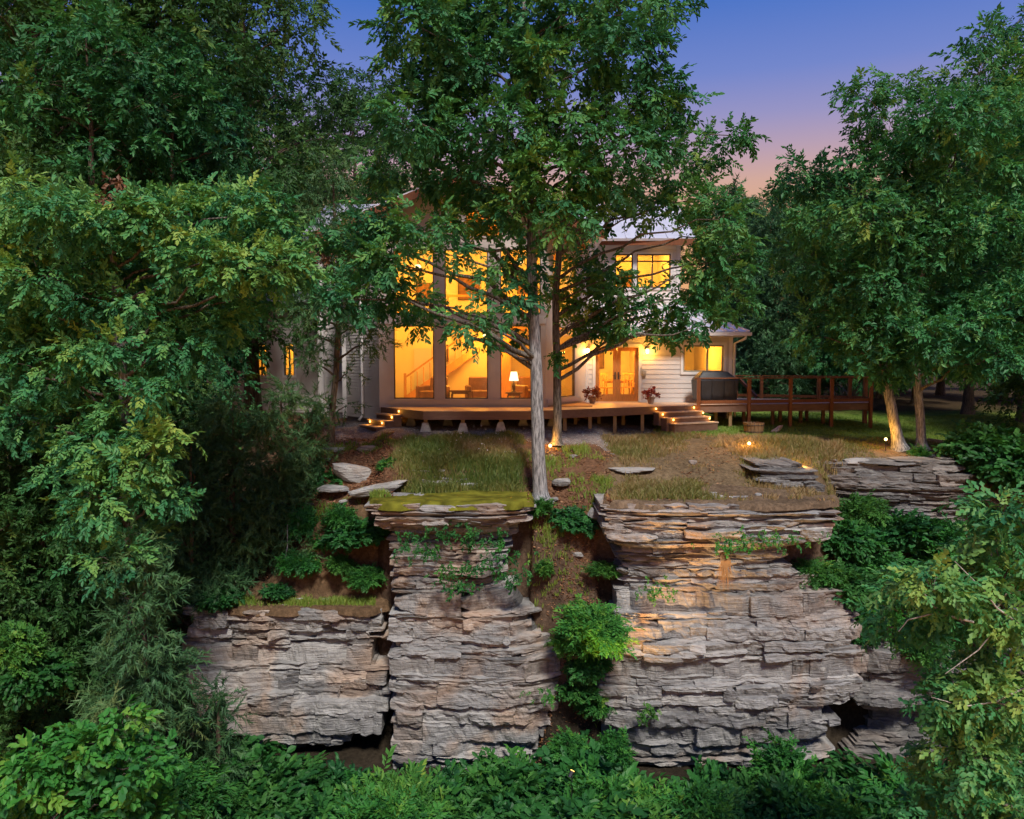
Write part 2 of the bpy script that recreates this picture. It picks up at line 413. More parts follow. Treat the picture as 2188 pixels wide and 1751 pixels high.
sec(1112, (150, 'z', .5), (60, 'z', -.7), (25, 915), (23, 938), (21.4, 990), (21.0, 1040), (20.5, 1058), (20.35, 1060), (20.25, 'z', -8.4), *FLOOR)
sec(1142, (150, 'z', .5), (60, 'z', -.7), (25, 915), (22.5, 960), (20.6, 1055), (20.0, 1140), (19.8, 1300), (19.6, 1420), (19.5, 'z', -8.4), *FLOOR)
sec(1210, (150, 'z', .5), (60, 'z', -.7), (26, 912), (23, 952), (21, 1040), (20.2, 1130), (19.7, 1250), (19.3, 1350), (19.0, 1450), (18.8, 1560), (18.6, 'z', -8.4), *FLOOR)
sec(1276, (150, 'z', .5), (60, 'z', -.7), (26, 912), (23, 955), (21, 1035), (20.4, 1130), (19.8, 1240), (19.4, 1360), (19.2, 1500), (19.0, 'z', -8.4), *FLOOR)
sec(1308, (150, 'z', .5), (60, 'z', -.75), (28, 905), (22, 990), (20.5, 1052), (20.2, 1058), (20.1, 'z', -8.4), *FLOOR)
sec(1500, (150, 'z', .5), (60, 'z', -.8), (28, 912), (24, 948), (21.5, 1000), (20.3, 1050), (20.1, 1055), (20.0, 'z', -8.4), *FLOOR)
sec(1740, (150, 'z', .5), (60, 'z', -.85), (28, 917), (24, 955), (22, 992), (20.6, 1050), (20.2, 1070), (20.1, 'z', -8.4), *FLOOR)
sec(1800, (150, 'z', .5), (60, 'z', -.9), (28, 917), (24, 958), (22.9, 995), (22.7, 1085), (20.9, 1200), (20.5, 1330), (20.3, 1352), (20.2, 'z', -8.4), *FLOOR)
sec(2000, (150, 'z', .5), (60, 'z', -.9), (34, 'z', -.95), (25, 960), (23.2, 1000), (23.0, 1115), (21.0, 1250), (20.6, 1352), (20.5, 'z', -8.4), *FLOOR)
sec(2150, (150, 'z', .5), (60, 'z', -.9), (34, 'z', -.95), (25, 965), (22.8, 1040), (22.6, 1125), (20.8, 1290), (20.5, 1352), (20.4, 'z', -8.4), *FLOOR)
sec(2500, (150, 'z', .5), (60, 'z', -.9), (34, 'z', -1.0), (25, 'z', -1.4), (22.8, 'z', -2.3), (20.5, 'z', -5.0), (19.5, 'z', -7), *FLOOR)
sec(5200, (150, 'z', .5), (60, 'z', -.9), (34, 'z', -1.0), (25, 'z', -1.6), (22.8, 'z', -3), (20.5, 'z', -6.0), (18.5, 'z', -8), *FLOOR[1:])
DG = np.concatenate([np.arange(2, 14, 1.0), np.arange(14, 18, .25), np.arange(18, 26, .07), np.arange(26, 40, .4), np.arange(40, 150.1, 5)])
UG = np.concatenate([np.arange(-3000, -200, 200), np.arange(-200, 380, 15), np.arange(380, 2200, 6), np.arange(2200, 2600, 25), np.arange(2600, 5201, 200)]).astype(float)
_us = sorted(SEC)
_zs = np.array([np.interp(DG, *SEC[u]) for u in _us])
ZG = np.empty((len(UG), len(DG)))
for j in range(len(DG)):
    ZG[:, j] = np.interp(UG, _us, _zs[:, j])
XX = (UG[:, None]-CX)/F*DG[None, :]
YY = np.broadcast_to(DG[None, :], XX.shape)
_n = fbm(np.stack([XX*.9, YY*.9, ZG*.3], -1), 4)
ZG = ZG + _n*np.clip(.05+.03*np.abs(YY-26), .05, .12)*np.where((YY > 24) & (YY < 34), .35, 1.0)
def H(u, D):
    u = np.asarray(u, float); D = np.asarray(D, float)
    i = np.clip(np.searchsorted(UG, u)-1, 0, len(UG)-2); j = np.clip(np.searchsorted(DG, D)-1, 0, len(DG)-2)
    a = np.clip((u-UG[i])/(UG[i+1]-UG[i]), 0, 1); b = np.clip((D-DG[j])/(DG[j+1]-DG[j]), 0, 1)
    return (ZG[i, j]*(1-a)+ZG[i+1, j]*a)*(1-b)+(ZG[i, j+1]*(1-a)+ZG[i+1, j+1]*a)*b
def ground_at(px, D):
    """ground point in photo column px at distance D"""
    z = float(H(px, D)); return Vector(((px-CX)/F*D, D, z))
def sm(x, a, b): 
    t = np.clip((x-a)/(b-a), 0, 1); return t*t*(3-2*t)
# what the ground is made of, place by place, and its painted shade
_u = np.broadcast_to(UG[:, None], XX.shape)
_py = zpy(ZG, YY)
n1 = fbm(np.stack([XX*.6, YY*.6, XX*0+3], -1), 4); n2 = fbm(np.stack([XX*1.7, YY*1.7, XX*0+9], -1), 4)
def blend(base, col, w): return base*(1-w[..., None]) + np.array(col)*w[..., None]
g = np.broadcast_to(np.array([.075, .05, .032]), XX.shape+(3,)).copy()
litter = sm(_u+n1*90, 520, 660)*(1-sm(_u+n2*40, 1310, 1380))*sm(YY+n1*.6, 18.6, 19.4)
g = blend(g, (.135, .075, .045), litter)
grav = sm(YY+n1*.5, 22.9, 23.5)*(1-sm(YY, 27, 30))*sm(_u, 690, 720)*(1-sm(_u+n1*60, 1330, 1480))
g = blend(g, (.25, .21, .20), grav)
dry = sm(_u+n2*30, 1280, 1320)*(1-sm(_u, 2120, 2180))*(1-sm(YY+n1*.8, 25.0, 26.2))*sm(YY, 19.2, 20)
g = blend(g, (.17, .125, .075), dry*.9)
dry2 = sm(_u+n2*20, 840, 870)*(1-sm(_u+n2*20, 1100, 1130))*(1-sm(YY+n1*.5, 22.8, 23.4))*sm(YY, 19.8, 20.4)
g = blend(g, (.15, .115, .06), dry2*.9)
lawn = sm(_u+n1*80, 1380, 1520)*sm(YY+n1*.8, 25.2, 26.4)
g = blend(g, (.15, .22, .04), lawn)
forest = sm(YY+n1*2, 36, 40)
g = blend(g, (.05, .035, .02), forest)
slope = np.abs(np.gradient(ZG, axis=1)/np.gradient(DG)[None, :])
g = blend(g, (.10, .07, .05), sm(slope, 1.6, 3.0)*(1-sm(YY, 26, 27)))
g = blend(g, (.035, .028, .02), sm(-ZG, 5.8, 7.4)*sm(YY, 17, 18)*(1-sm(YY, 20.8, 21)))  # shade of the cleft and cave floor put into the soil colour
g = g*(1+.25*n2[..., None])
nu, nd = XX.shape
idx = np.arange(nu*nd).reshape(nu, nd)
Fq = np.stack([idx[:-1, :-1], idx[1:, :-1], idx[1:, 1:], idx[:-1, 1:]], -1).reshape(-1, 4)
Vg = np.stack([XX, YY, ZG], -1).reshape(-1, 3)
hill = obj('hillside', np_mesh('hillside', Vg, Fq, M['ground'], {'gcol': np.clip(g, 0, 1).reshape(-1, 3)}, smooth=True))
tag(hill, kind='structure')

# ------------------------------------------------------------------ cliff
def curve(pts):
    a = np.array(pts, float); return lambda q: np.interp(q, a[:, 0], a[:, 1])
BL = dict(
 left=dict(py=(1312, 1612), ul=curve([(1300, 400), (1400, 395), (1460, 385), (1520, 440), (1590, 520), (1612, 560)]),
           ur=curve([(1300, 818), (1330, 826), (1420, 834), (1520, 834), (1560, 790), (1600, 690), (1612, 640)]),
           D=curve([(1300, 19.75), (1330, 19.6), (1390, 19.75), (1440, 19.6), (1470, 19.45), (1540, 19.4), (1600, 19.7), (1620, 20)]), rnd=(.1, .05)),
 mid=dict(py=(1086, 1700), ul=curve([(1072, 790), (1095, 792), (1120, 815), (1150, 838), (1195, 838), (1240, 846), (1290, 842), (1400, 834), (1560, 838), (1610, 850), (1700, 862)]),
          ur=curve([(1072, 1138), (1100, 1132), (1130, 1118), (1150, 1100), (1200, 1085), (1250, 1095), (1290, 1130), (1330, 1155), (1390, 1195), (1430, 1215), (1500, 1232), (1560, 1232), (1700, 1226)]),
          D=curve([(1072, 19.0), (1100, 18.85), (1125, 19.0), (1145, 19.45), (1185, 19.5), (1200, 19.2), (1290, 19.15), (1360, 19.0), (1400, 18.85), (1420, 19.0), (1520, 18.9), (1600, 19.0), (1660, 19.15), (1700, 19.2)]), rnd=(.05, .5)),
 right=dict(py=(1086, 1710), ul=curve([(1078, 1292), (1120, 1298), (1160, 1312), (1200, 1330), (1260, 1328), (1330, 1322), (1400, 1300), (1500, 1285), (1600, 1296), (1710, 1310)]),
            ur=curve([(1078, 1745), (1100, 1800), (1130, 1795), (1160, 1775), (1180, 1700), (1215, 1680), (1250, 1745), (1280, 1800), (1320, 1835), (1420, 1850), (1475, 1845), (1500, 1815), (1560, 1790), (1620, 1785), (1710, 1775)]),
            D=curve([(1078, 19.0), (1100, 18.75), (1130, 18.7), (1165, 18.8), (1180, 19.1), (1220, 19.1), (1300, 18.95), (1380, 18.75), (1400, 18.7), (1420, 18.95), (1470, 18.85), (1560, 18.75), (1640, 18.9), (1710, 19.1)]), rnd=(.2, .25)),
 ledge=dict(py=(988, 1118), ul=curve([(988, 1700), (1010, 1740), (1060, 1770), (1118, 1800)]), ur=curve([(988, 2060), (1040, 2100), (1118, 2110)]),
            D=curve([(988, 22.9), (1010, 22.6), (1050, 22.5), (1085, 22.7), (1118, 22.6)]), rnd=(.4, .4)),
 low=dict(py=(1345, 1700), ul=curve([(1345, 1830), (1480, 1840), (1500, 1880), (1560, 1850), (1700, 1760)]), ur=curve([(1345, 2300), (1700, 2300)]),
          D=curve([(1345, 19.5), (1400, 19.25), (1485, 19.3), (1505, 20.0), (1600, 19.6), (1700, 19.4)]), rnd=(.1, .1)),
 step=dict(py=(988, 1064), ul=curve([(988, 868), (1010, 850), (1064, 850)]), ur=curve([(988, 955), (1018, 985), (1030, 1110), (1064, 1118)]),
           D=curve([(988, 21.25), (1030, 20.95), (1064, 20.9)]), rnd=(.3, .3)),
 rim=dict(py=(1066, 1088), ul=curve([(1066, 1340), (1088, 1300)]), ur=curve([(1066, 1660), (1088, 1770)]), D=curve([(1066, 19.75), (1077, 19.45), (1088, 19.2)]), rnd=(.3, .3)),
 gully=dict(py=(1430, 1700), ul=curve([(1430, 1205), (1700, 1190)]), ur=curve([(1430, 1320), (1700, 1330)]),
            D=curve([(1430, 19.5), (1700, 19.1)]), rnd=(.2, .2)),
 nook=dict(py=(1000, 1078), ul=curve([(1000, 1618), (1040, 1640), (1078, 1665)]), ur=curve([(1000, 1735), (1025, 1765), (1078, 1758)]),
           D=curve([(1000, 20.7), (1030, 20.5), (1078, 20.75)]), rnd=(.3, .3)),
)
rr = random.Random(5)
# beds shared by all the faces
beds = []
z = -.9
while z > -8.9:
    r = rr.random()
    hi = z > -4.4
    t = rr.uniform(.028, .06) if r < (.6 if hi else .45) else rr.uniform(.065, .12) if r < (.86 if hi else .72) else rr.uniform(.13, .25) if r < .94 else rr.uniform(.28, .42)
    if z > -4.0: t = min(t, rr.uniform(.09, .15))
    beds.append((z, t)); z -= t
pieces = []
def rrow(k): return random.Random(k*31+5).random()
def rock_piece(x0, x1, zt, t, yfun, back, tint, dip):
    L = x1-x0
    nx = int(max(5, min(50, round(L/.065))))
    s = np.linspace(0, 1, nx)
    s[1:-1] += R.uniform(-.3, .3, nx-2)/nx
    x = x0+s*L
    yf = yfun(x)
    seed = R.uniform(0, 90)
    nz = fbm(np.stack([x*1.6, np.full(nx, seed), np.full(nx, zt*3)], -1), 3)
    nf = fbm(np.stack([x*2.6, np.full(nx, seed+40), np.full(nx, zt*7)], -1), 4)
    n5 = fbm(np.stack([x*2.2, np.full(nx, seed+70), np.full(nx, zt*3)], -1), 3)
    taper = np.ones(nx)
    for side_ in (s, 1-s):
        if R.random() < (.75 if t < .12 else .08): taper = taper*np.clip(side_/R.uniform(.08, .4), .18, 1)**.7
        else: taper = taper*np.where(side_ < 1e-6, R.uniform(.85, 1.0), 1.0)
    th = t*(1.22+.55*n5)*taper+.008
    mid = zt - t/2 + dip*(x-x0) + nz*min(.05, t*.55)
    top, bot = mid+th/2*1.06, mid-th/2*1.06
    endr = np.clip(1-np.minimum(s, 1-s)*L/.04, 0, 1)**2*R.uniform(.0, .03)
    a = min(.085, .025+t*.28)
    base = yf + endr + nf*min(.17, .09+t*.5)
    rows = []
    kprof = [(.012, 1.0), (.0, .86), (0, .3), (0.0, -.3), (.004, -.88), (.018, -1.0)]
    cz = (top+bot)/2; hz = (top-bot)/2
    lean = R.uniform(-.05, .05)
    rows.append(np.stack([x, np.maximum(base+back, base+.3), top], -1))
    for (o, q) in kprof:
        jit = fbm(np.stack([x*7, np.full(nx, seed+q*1.5), np.full(nx, zt*5)], -1), 2)*a*.8 + R.uniform(-.35, .35, nx)*a*.35
        rows.append(np.stack([x+R.uniform(-.01, .01, nx), base+o*(.5+min(t, .2)*3)+jit+lean*q, cz+hz*q], -1))
    rows.append(np.stack([x, np.maximum(base+back, base+.3), bot], -1))
    V = np.stack(rows, 1)            # nx, 8, 3
    k = V.shape[1]
    ii = np.arange(nx*k).reshape(nx, k)
    Q = np.stack([ii[:-1, :-1], ii[:-1, 1:], ii[1:, 1:], ii[1:, :-1]], -1).reshape(-1, 4)
    caps = []
    for e, fl in ((0, 1), (nx-1, 0)):
        for c in range(3):
            q = [ii[e, c], ii[e, c+1], ii[e, k-2-c], ii[e, k-1-c]]
            caps.append(q[::-1] if fl else q)
    Q = np.vstack([Q, np.array(caps)])
    return V.reshape(-1, 3), Q, np.full(nx*k, tint)
core = []
for bn, b in BL.items():
    dip = {'left': .012, 'mid': -.01, 'right': .006, 'ledge': -.03, 'low': .04, 'step': -.02, 'gully': .05, 'nook': -.02, 'rim': .01}[bn]
    off = 0.0
    D0 = float(b['D']((b['py'][0]+b['py'][1])/2))
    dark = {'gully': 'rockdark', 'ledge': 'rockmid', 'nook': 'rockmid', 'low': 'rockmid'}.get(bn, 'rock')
    for (zt, t) in beds:
        py = zpy(zt-t/2, D0)
        if not (b['py'][0]-2 <= py <= b['py'][1]): continue
        off = off*.8 + rr.gauss(0, .04)
        o = off
        if t < .09 and rr.random() < .10: o += .16       # a weak bed, weathered back
        if t > .12 and rr.random() < .3: o -= .06
        Db = float(b['D'](py))+o
        ul, ur = float(b['ul'](py))+rr.uniform(-16, 12), float(b['ur'](py))+rr.uniform(-40, 18)
        if ur-ul < 25: continue
        xl, xr = PX(ul, py, Db), PX(ur, py, Db)
        el, er = b['rnd']
        def yfun(x, Db=Db, xl=xl, xr=xr, el=el, er=er, zt=zt):
            x = np.asarray(x, float)
            e1 = np.clip(1-(x-xl)/1.1, 0, 1.2)**2*el; e2 = np.clip(1-(xr-x)/1.3, 0, 1.2)**2*er
            w = fbm(np.stack([x*.5, x*0+zt*.9, x*0+2.0], -1), 3)*.28
            
            return Db+e1+e2+w
        x = xl
        row = int(math.floor(zt/.62+.35*math.sin(zt*2.1))); jw = 1.7+.6*math.sin(row*1.7)
        jo = rrow(row)*jw
        # blocks bounded by upright joints; each block sits at its own depth
        while x < xr-.06:
            cell = math.floor((x-jo+1e-4)/jw); jx = (cell+1)*jw+jo+.03*math.sin(zt*9)
            rc = random.Random(cell*7919+row*104729+len(bn))
            bo = rc.uniform(-.075, .075) if rc.random() < .85 else rc.uniform(.08, .18)
            fuse = rc.random() < .35
            L = rr.uniform(.8, 3.0) if t > .2 else rr.uniform(.6, 2.4) if t > .08 else rr.uniform(.6, 3.0)
            x1 = min(xr, x+L)
            if t > .085 and jx-x > .12 and (x1 > jx-.25): x1 = min(jx, xr)
            if t <= .085: bo *= .4
            if xr-x1 < .2: x1 = xr
            po = rr.gauss(0, .015 if fuse else .04)
            tint = min(1, max(0, rr.gauss(.52, .12)+rc.uniform(-.08, .08)))
            pcs = rock_piece(x, x1, zt+rr.uniform(-.006, .006), t*rr.uniform(.95, 1.05), (lambda q, po=po+bo, f=yfun: f(q)+po), 1.75, tint, dip)
            pieces.append(((x1-x)*t, bn, pcs, dark))
            x = x1 - rr.uniform(-.004, .012)
    # solid rock behind the beds
    pys = np.linspace(b['py'][0]+4, b['py'][1]+20, 40)
    rows = []
    for py in pys:
        q = min(py, b['py'][1]); Db = float(b['D'](q))+.42
        ul, ur = float(b['ul'](q))+14, float(b['ur'](q))-14
        if ur < ul+10: ur = ul+10
        zz = PZ(py, Db-.42)
        xs = np.linspace(PX(ul, q, Db), PX(ur, q, Db), 26)
        ys = Db+np.linspace(0, 1, 26)*0+fbm(np.stack([xs*1.2, xs*0+zz*2, xs*0+5], -1), 3)*.18
        ys[0] += 1.6; ys[-1] += 1.6; ys[1] += .3; ys[-2] += .3
        rows.append(np.stack([xs, ys, np.full(26, zz)], -1))
    V = np.array(rows).reshape(-1, 3); ii = np.arange(len(V)).reshape(40, 26)
    core.append((V, np.stack([ii[:-1, :-1], ii[1:, :-1], ii[1:, 1:], ii[:-1, 1:]], -1).reshape(-1, 4)))
vo = 0; cv, cf = [], []
for V, Q in core: cv.append(V); cf.append(Q+vo); vo += len(V)
cv = np.vstack(cv)
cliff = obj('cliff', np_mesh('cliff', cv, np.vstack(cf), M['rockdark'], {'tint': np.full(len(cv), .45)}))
tag(cliff, kind='structure')
pieces.sort(key=lambda q: -q[0])
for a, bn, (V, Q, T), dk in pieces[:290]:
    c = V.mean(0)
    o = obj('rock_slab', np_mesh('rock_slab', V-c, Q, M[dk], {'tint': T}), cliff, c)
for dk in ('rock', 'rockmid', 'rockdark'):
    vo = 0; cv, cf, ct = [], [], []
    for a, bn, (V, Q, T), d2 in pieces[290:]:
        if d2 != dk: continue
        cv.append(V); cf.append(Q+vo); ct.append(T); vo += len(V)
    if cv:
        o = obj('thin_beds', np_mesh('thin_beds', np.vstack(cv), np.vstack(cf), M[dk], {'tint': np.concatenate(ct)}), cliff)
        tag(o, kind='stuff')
print('rock pieces', len(pieces))

# soil and moss lying on the beds' tops
def top_of(bn): return max(float(V[:, 2].max()) for a, b, (V, Q, T), d in pieces if b == bn)
CAPS = []
def cap_sheet(name, bn, u0, u1, front0, back0, mat, seed, nu_=90, nt_=34, lift=.03, amp=.035, bare=(), frn=.22, gcol=None):
    U2, T2 = np.meshgrid(np.linspace(u0, u1, nu_), np.linspace(0, 1, nt_), indexing='ij')
    front = front0+fbm(np.stack([U2*.02, U2*0, U2*0+seed], -1), 4)*frn+.5*sm(U2, u1-50, u1)+.45*(1-sm(U2, u0, u0+45))
    for c_, w_, a_ in bare: front = front+a_*np.clip(1-np.abs(U2-c_)/w_, 0, 1)
    backD = back0+fbm(np.stack([U2*.03, U2*0+8, U2*0], -1), 3)*.25
    DD = front+(backD-front)*T2; X2 = (U2-CX)/F*DD
    z0 = top_of(bn)+lift
    zb = H(u0*0+U2, np.full(U2.shape, back0+.1))
    Zm = z0+(np.maximum(zb, z0-.1)-z0)*sm(T2, .45, 1.0) + fbm(np.stack([X2*3, DD*3, X2*0], -1), 4)*amp
    edge = np.minimum(T2*9, np.minimum((U2-u0)/14, (u1-U2)/14))
    Zm = Zm - .17*np.clip(1-edge, 0, 1)**2 - .05*np.clip(1-(1-T2)*8, 0, 1)
    ii = np.arange(U2.size).reshape(U2.shape)
    at = None
    if gcol is not None: at = {'gcol': (np.array(gcol)[None]*(1+.5*fbm(np.stack([X2*1.5, DD*1.5, X2*0+2], -1), 3).reshape(-1, 1)))}
    CAPS.append((u0+12, u1-12, float(front0)+.2, float(back0), z0))
    return obj(name, np_mesh(name, np.stack([X2, DD, Zm], -1).reshape(-1, 3), np.stack([ii[:-1, :-1], ii[1:, :-1], ii[1:, 1:], ii[:-1, 1:]], -1).reshape(-1, 4), mat, at, smooth=True))
tag(cap_sheet('moss_cushion', 'mid', 783, 1142, 18.80, 20.75, M['moss'], 4, bare=((905, 60, .42), (1060, 50, .36), (1120, 30, .2))), 'yellow green moss carpet covering the jutting flat ledge of the cliff', 'moss', kind='stuff')
tag(cap_sheet('cliff_top_soil', 'right', 1286, 1800, 18.86, 20.7, M['ground'], 9, 120, gcol=(.15, .108, .072), frn=.35), kind='structure')
tag(cap_sheet('cliff_top_soil', 'left', 405, 832, 19.55, 21.0, M['ground'], 12, 110, gcol=(.13, .085, .05), frn=.35), kind='structure')
def HC(u, D):
    z = H(u, D); u = np.asarray(u, float); D = np.asarray(D, float)
    for a, b, c_, d_, zz in CAPS: z = np.where((u > a) & (u < b) & (D > c_) & (D < d_), np.maximum(z, zz), z)
    return z

# ------------------------------------------------------------------ boulders
def boulder(label, px, py, D, w, h, d, mat='rock', flat=1.0, rz=0, tilt=0, seed=0, name='boulder', group=None):
    r = np.random.default_rng(seed+3)
    nlat, nlon = 12, 18
    th = np.linspace(.12, math.pi-.12, nlat); ph = np.linspace(0, 2*math.pi, nlon, endpoint=False)
    T, Ph = np.meshgrid(th, ph, indexing='ij')
    n = np.stack([np.sin(T)*np.cos(Ph), np.sin(T)*np.sin(Ph), np.cos(T)], -1)
    pl = r.normal(size=(16, 3)); pl /= np.linalg.norm(pl, axis=1)[:, None]; pl = np.vstack([pl, [[0, 0, 1], [0, 0, -1]]])
    dist = np.concatenate([r.uniform(.62, .95, 16), [.5*flat, .6]])
    rad = np.full(T.shape, 1.25)
    for q, dd in zip(pl, dist):
        c = n@q; rad = np.where(c > .05, np.minimum(rad, dd/np.maximum(c, .05)), rad)
    rad = rad*(1+.05*fbm(n*3+seed, 3))
    V = n*rad[..., None]*np.array([w, d, h])*.62
    V[..., 2] += .04*h*fbm(np.stack([V[..., 0]*2, V[..., 1]*2, V[..., 2]*14+seed], -1), 2)
    ca, sa = math.cos(tilt), math.sin(tilt)
    V = V@np.array([[ca, 0, -sa], [0, 1, 0], [sa, 0, ca]])
    ii = np.arange(nlat*nlon).reshape(nlat, nlon); nx = np.roll(ii, -1, 1)
    Q = np.stack([ii[:-1], ii[1:], nx[1:], nx[:-1]], -1).reshape(-1, 4)
    Vv = np.vstack([V.reshape(-1, 3), [V[0].mean(0)], [V[-1].mean(0)]])
    m = len(Vv)
    tri = np.array([[ii[0, k], nx[0, k], m-2, m-2] for k in range(nlon)]); tri2 = np.array([[nx[-1, k], ii[-1, k], m-1, m-1] for k in range(nlon)])
    me = bpy.data.meshes.new(name)
    me.from_pydata([tuple(v) for v in Vv], [], [tuple(q) for q in Q]+[tuple(q[:3]) for q in tri]+[tuple(q[:3]) for q in tri2]); me.update()
    a = me.attributes.new('tint', 'FLOAT', 'POINT'); a.data.foreach_set('value', np.full(len(Vv), .55+.15*math.sin(seed), dtype=np.float32))
    me.materials.append(M[mat])
    o = obj(name, me, None, P(px, py, D)); o.rotation_euler.z = rz
    return tag(o, label, 'boulder', group)
boulder('squat lichen grey boulder on the brown slope left of the ledges', 752, 1010, 21.9, .95, .62, .8, seed=1, tilt=.2)
boulder('broad pale slab lying aslant just left of the moss ledge', 797, 1046, 21.0, 1.25, .35, .9, seed=2, tilt=-.22, flat=.8)
boulder('flat brown slab half buried in fallen leaves on the slope', 708, 1043, 21.5, .8, .2, .6, seed=3)
boulder('small pointed grey stone below the left deck steps', 780, 962, 22.8, .45, .38, .4, seed=4)
boulder('thin grey stone peeping from grass below the deck corner', 866, 957, 22.9, .5, .18, .4, seed=5, tilt=.2)
boulder('rounded mossy stone at the foot of the small cedar', 712, 962, 23.0, .55, .28, .5, seed=6)
boulder('dark flat stone beside the big trunk under the grass edge', 1085, 970, 22.2, .7, .3, .6, seed=7)
boulder('flat layered outcrop in dry grass above the right cliff', 1350, 1003, 21.6, 1.25, .16, .8, seed=8, flat=.7)
boulder('long low rock ledge in the straw grass beneath the globe light', 1600, 977, 23.1, 2.5, .15, .7, seed=9, flat=.7)
boulder('brown stone lying in the gully beside the big trunk', 1205, 1030, 21.0, .42, .28, .4, seed=10)
boulder('upright grey stone deep in the leaf filled gully', 1268, 1098, 20.2, .28, .34, .3, seed=11, tilt=.6)
boulder('white flat stone on the rim of the lower left cliff', 540, 1307, 19.6, .5, .16, .35, seed=12, flat=.8)
boulder('pale oval stone standing in leaf litter near the marker post', 612, 1297, 19.9, .16, .28, .16, seed=13)
boulder('pale stone slab leaning in the lawn beside the barrel planter', 1658, 920, 27.0, .5, .2, .25, seed=14, tilt=-.55)
boulder('grey stone block at the dark rim far right of the lawn', 1830, 985, 23.0, .7, .2, .5, seed=15)
# ------------------------------------------------------------------ house
house = empty('house', (0, 30, -.6), 'two storey pale sided house glowing with light above the cliff', 'house')
HO = Vector((0, 30, -.6))
class HMB(MB):
    def build(s, name, mat, parent=None, **k):
        p = parent
        off = Vector((0, 0, 0))
        q = p
        while q is not None: off += q.location; q = q.parent
        s.v = [tuple(Vector(v)-off) for v in s.v]
        return MB.build(s, name, mat, parent, **k)
def subint(a, b, cuts):
    """interval [a,b] minus cuts"""
    out = [(a, b)]
    for c, d in cuts:
        nx = []
        for p, q in out:
            if d <= p or c >= q: nx.append((p, q)); continue
            if c > p: nx.append((p, c))
            if d < q: nx.append((d, q))
        out = nx
    return [o for o in out if o[1]-o[0] > .02]
class Wall:
    """vertical wall from plan point a to b; s runs along it, n points outside"""
    def __init__(w, a, b):
        w.a, w.b = Vector((a[0], a[1], 0)), Vector((b[0], b[1], 0)); w.L = (w.b-w.a).length
        w.d = (w.b-w.a)/w.L; w.n = Vector((w.d.y, -w.d.x, 0))
    def p(w, s, z, o=0.0): return w.a + w.d*s + w.n*o + Vector((0, 0, z))
    def slab(w, mb, s0, s1, z0, z1, o0, o1, zt=None):
        zt = zt or (lambda s: 1e9)
        q = lambda s, z, o: w.p(s, min(z, zt(s)), o)
        mb.hexa([q(s0, z0, o1), q(s1, z0, o1), q(s1, z0, o0), q(s0, z0, o0), q(s0, z1, o1), q(s1, z1, o1), q(s1, z1, o0), q(s0, z1, o0)])
    def back(w, z0, z1, holes, mat, zt=None, th=.14, name='wall', extra_s=()):
        ss = sorted({0, w.L, *[h[0] for h in holes], *[h[1] for h in holes], *extra_s}); zz = sorted({z0, z1, *[h[2] for h in holes], *[h[3] for h in holes]})
        mb = HMB()
        for i in range(len(ss)-1):
            for j in range(len(zz)-1):
                cs, cz = (ss[i]+ss[i+1])/2, (zz[j]+zz[j+1])/2
                if any(h[0] < cs < h[1] and h[2] < cz < h[3] for h in holes): continue
                if zt and min(zt(ss[i]), zt(ss[i+1])) < zz[j] and max(zt(ss[i]), zt(ss[i+1])) <= zz[j]+1e-6: continue
                w.slab(mb, ss[i], ss[i+1], zz[j], zz[j+1], -th, 0, zt)
        return mb.build(name, mat, house)
    def laps(w, z0, z1, holes, expo, each, zt=None, mat='siding'):
        joined = HMB(); z = z0
        while z < z1-.03:
            t = min(z+expo, z1)
            cuts = [(h[0], h[1]) for h in holes if h[2] < t-.02 and h[3] > z+.02]
            for s0, s1 in subint(0, w.L, cuts):
                mb = HMB() if each else joined
                q = lambda s, zz, o: w.p(s, min(zz, zt(s)) if zt else zz, o)
                if zt and max(zt(s0), zt(s1)) < z: continue
                mb.hexa([q(s0, z, .03), q(s1, z, .03), q(s1, z, .002), q(s0, z, .002), q(s0, t+.015, .010), q(s1, t+.015, .010), q(s1, t+.015, .002), q(s0, t+.015, .002)])
                if each: mb.build('siding_board', M[mat], house)
            z = t
        if not each: tag(joined.build('lap_siding', M[mat], house), kind='stuff')
    def window(w, s0, s1, z0, z1, fr=.05, mat='frame', mull=(), trim=.09, trim_mat='trim', inset=-.05, zmull=(), label=None, sill=True):
        mb = HMB()                                                # outer casing
        if trim:
            w.slab(mb, s0-trim, s0, z0-trim, z1+trim, .004, .045); w.slab(mb, s1, s1+trim, z0-trim, z1+trim, .004, .045)
            w.slab(mb, s0, s1, z1, z1+trim, .004, .043)
            if sill: w.slab(mb, s0, s1, z0-trim, z0, .004, .043)
        else:
            w.slab(mb, s0, s1, z0-.012, z0, .002, .01)
        win = mb.build('window', M[trim_mat], house)
        if label: win['label'] = label
        f = HMB()
        w.slab(f, s0, s0+fr, z0, z1, inset-.05, inset+.03); w.slab(f, s1-fr, s1, z0, z1, inset-.05, inset+.03)
        w.slab(f, s0+fr, s1-fr, z0, z0+fr, inset-.05, inset+.03); w.slab(f, s0+fr, s1-fr, z1-fr, z1, inset-.05, inset+.03)
        for m in mull: w.slab(f, m-fr*.6, m+fr*.6, z0+fr, z1-fr, inset-.045, inset+.028)
        for m in zmull: w.slab(f, s0+fr, s1-fr, m-fr*.5, m+fr*.5, inset-.044, inset+.027)
        f.build('frame', M[mat], win)
        edges = [s0+fr]+[x for m in mull for x in (m-fr*.6, m+fr*.6)]+[s1-fr]
        for k in range(0, len(edges), 2):
            g = HMB(); w.slab(g, edges[k], edges[k+1], z0+fr, z1-fr, inset-.012, inset-.008); g.build('pane', M['glass'], win)
        return win
RX, RZ, RS = -1.64, 7.42, .40
ztop = lambda x: RZ - RS*abs(x-RX)
YF, YD = 26.5, 29.5
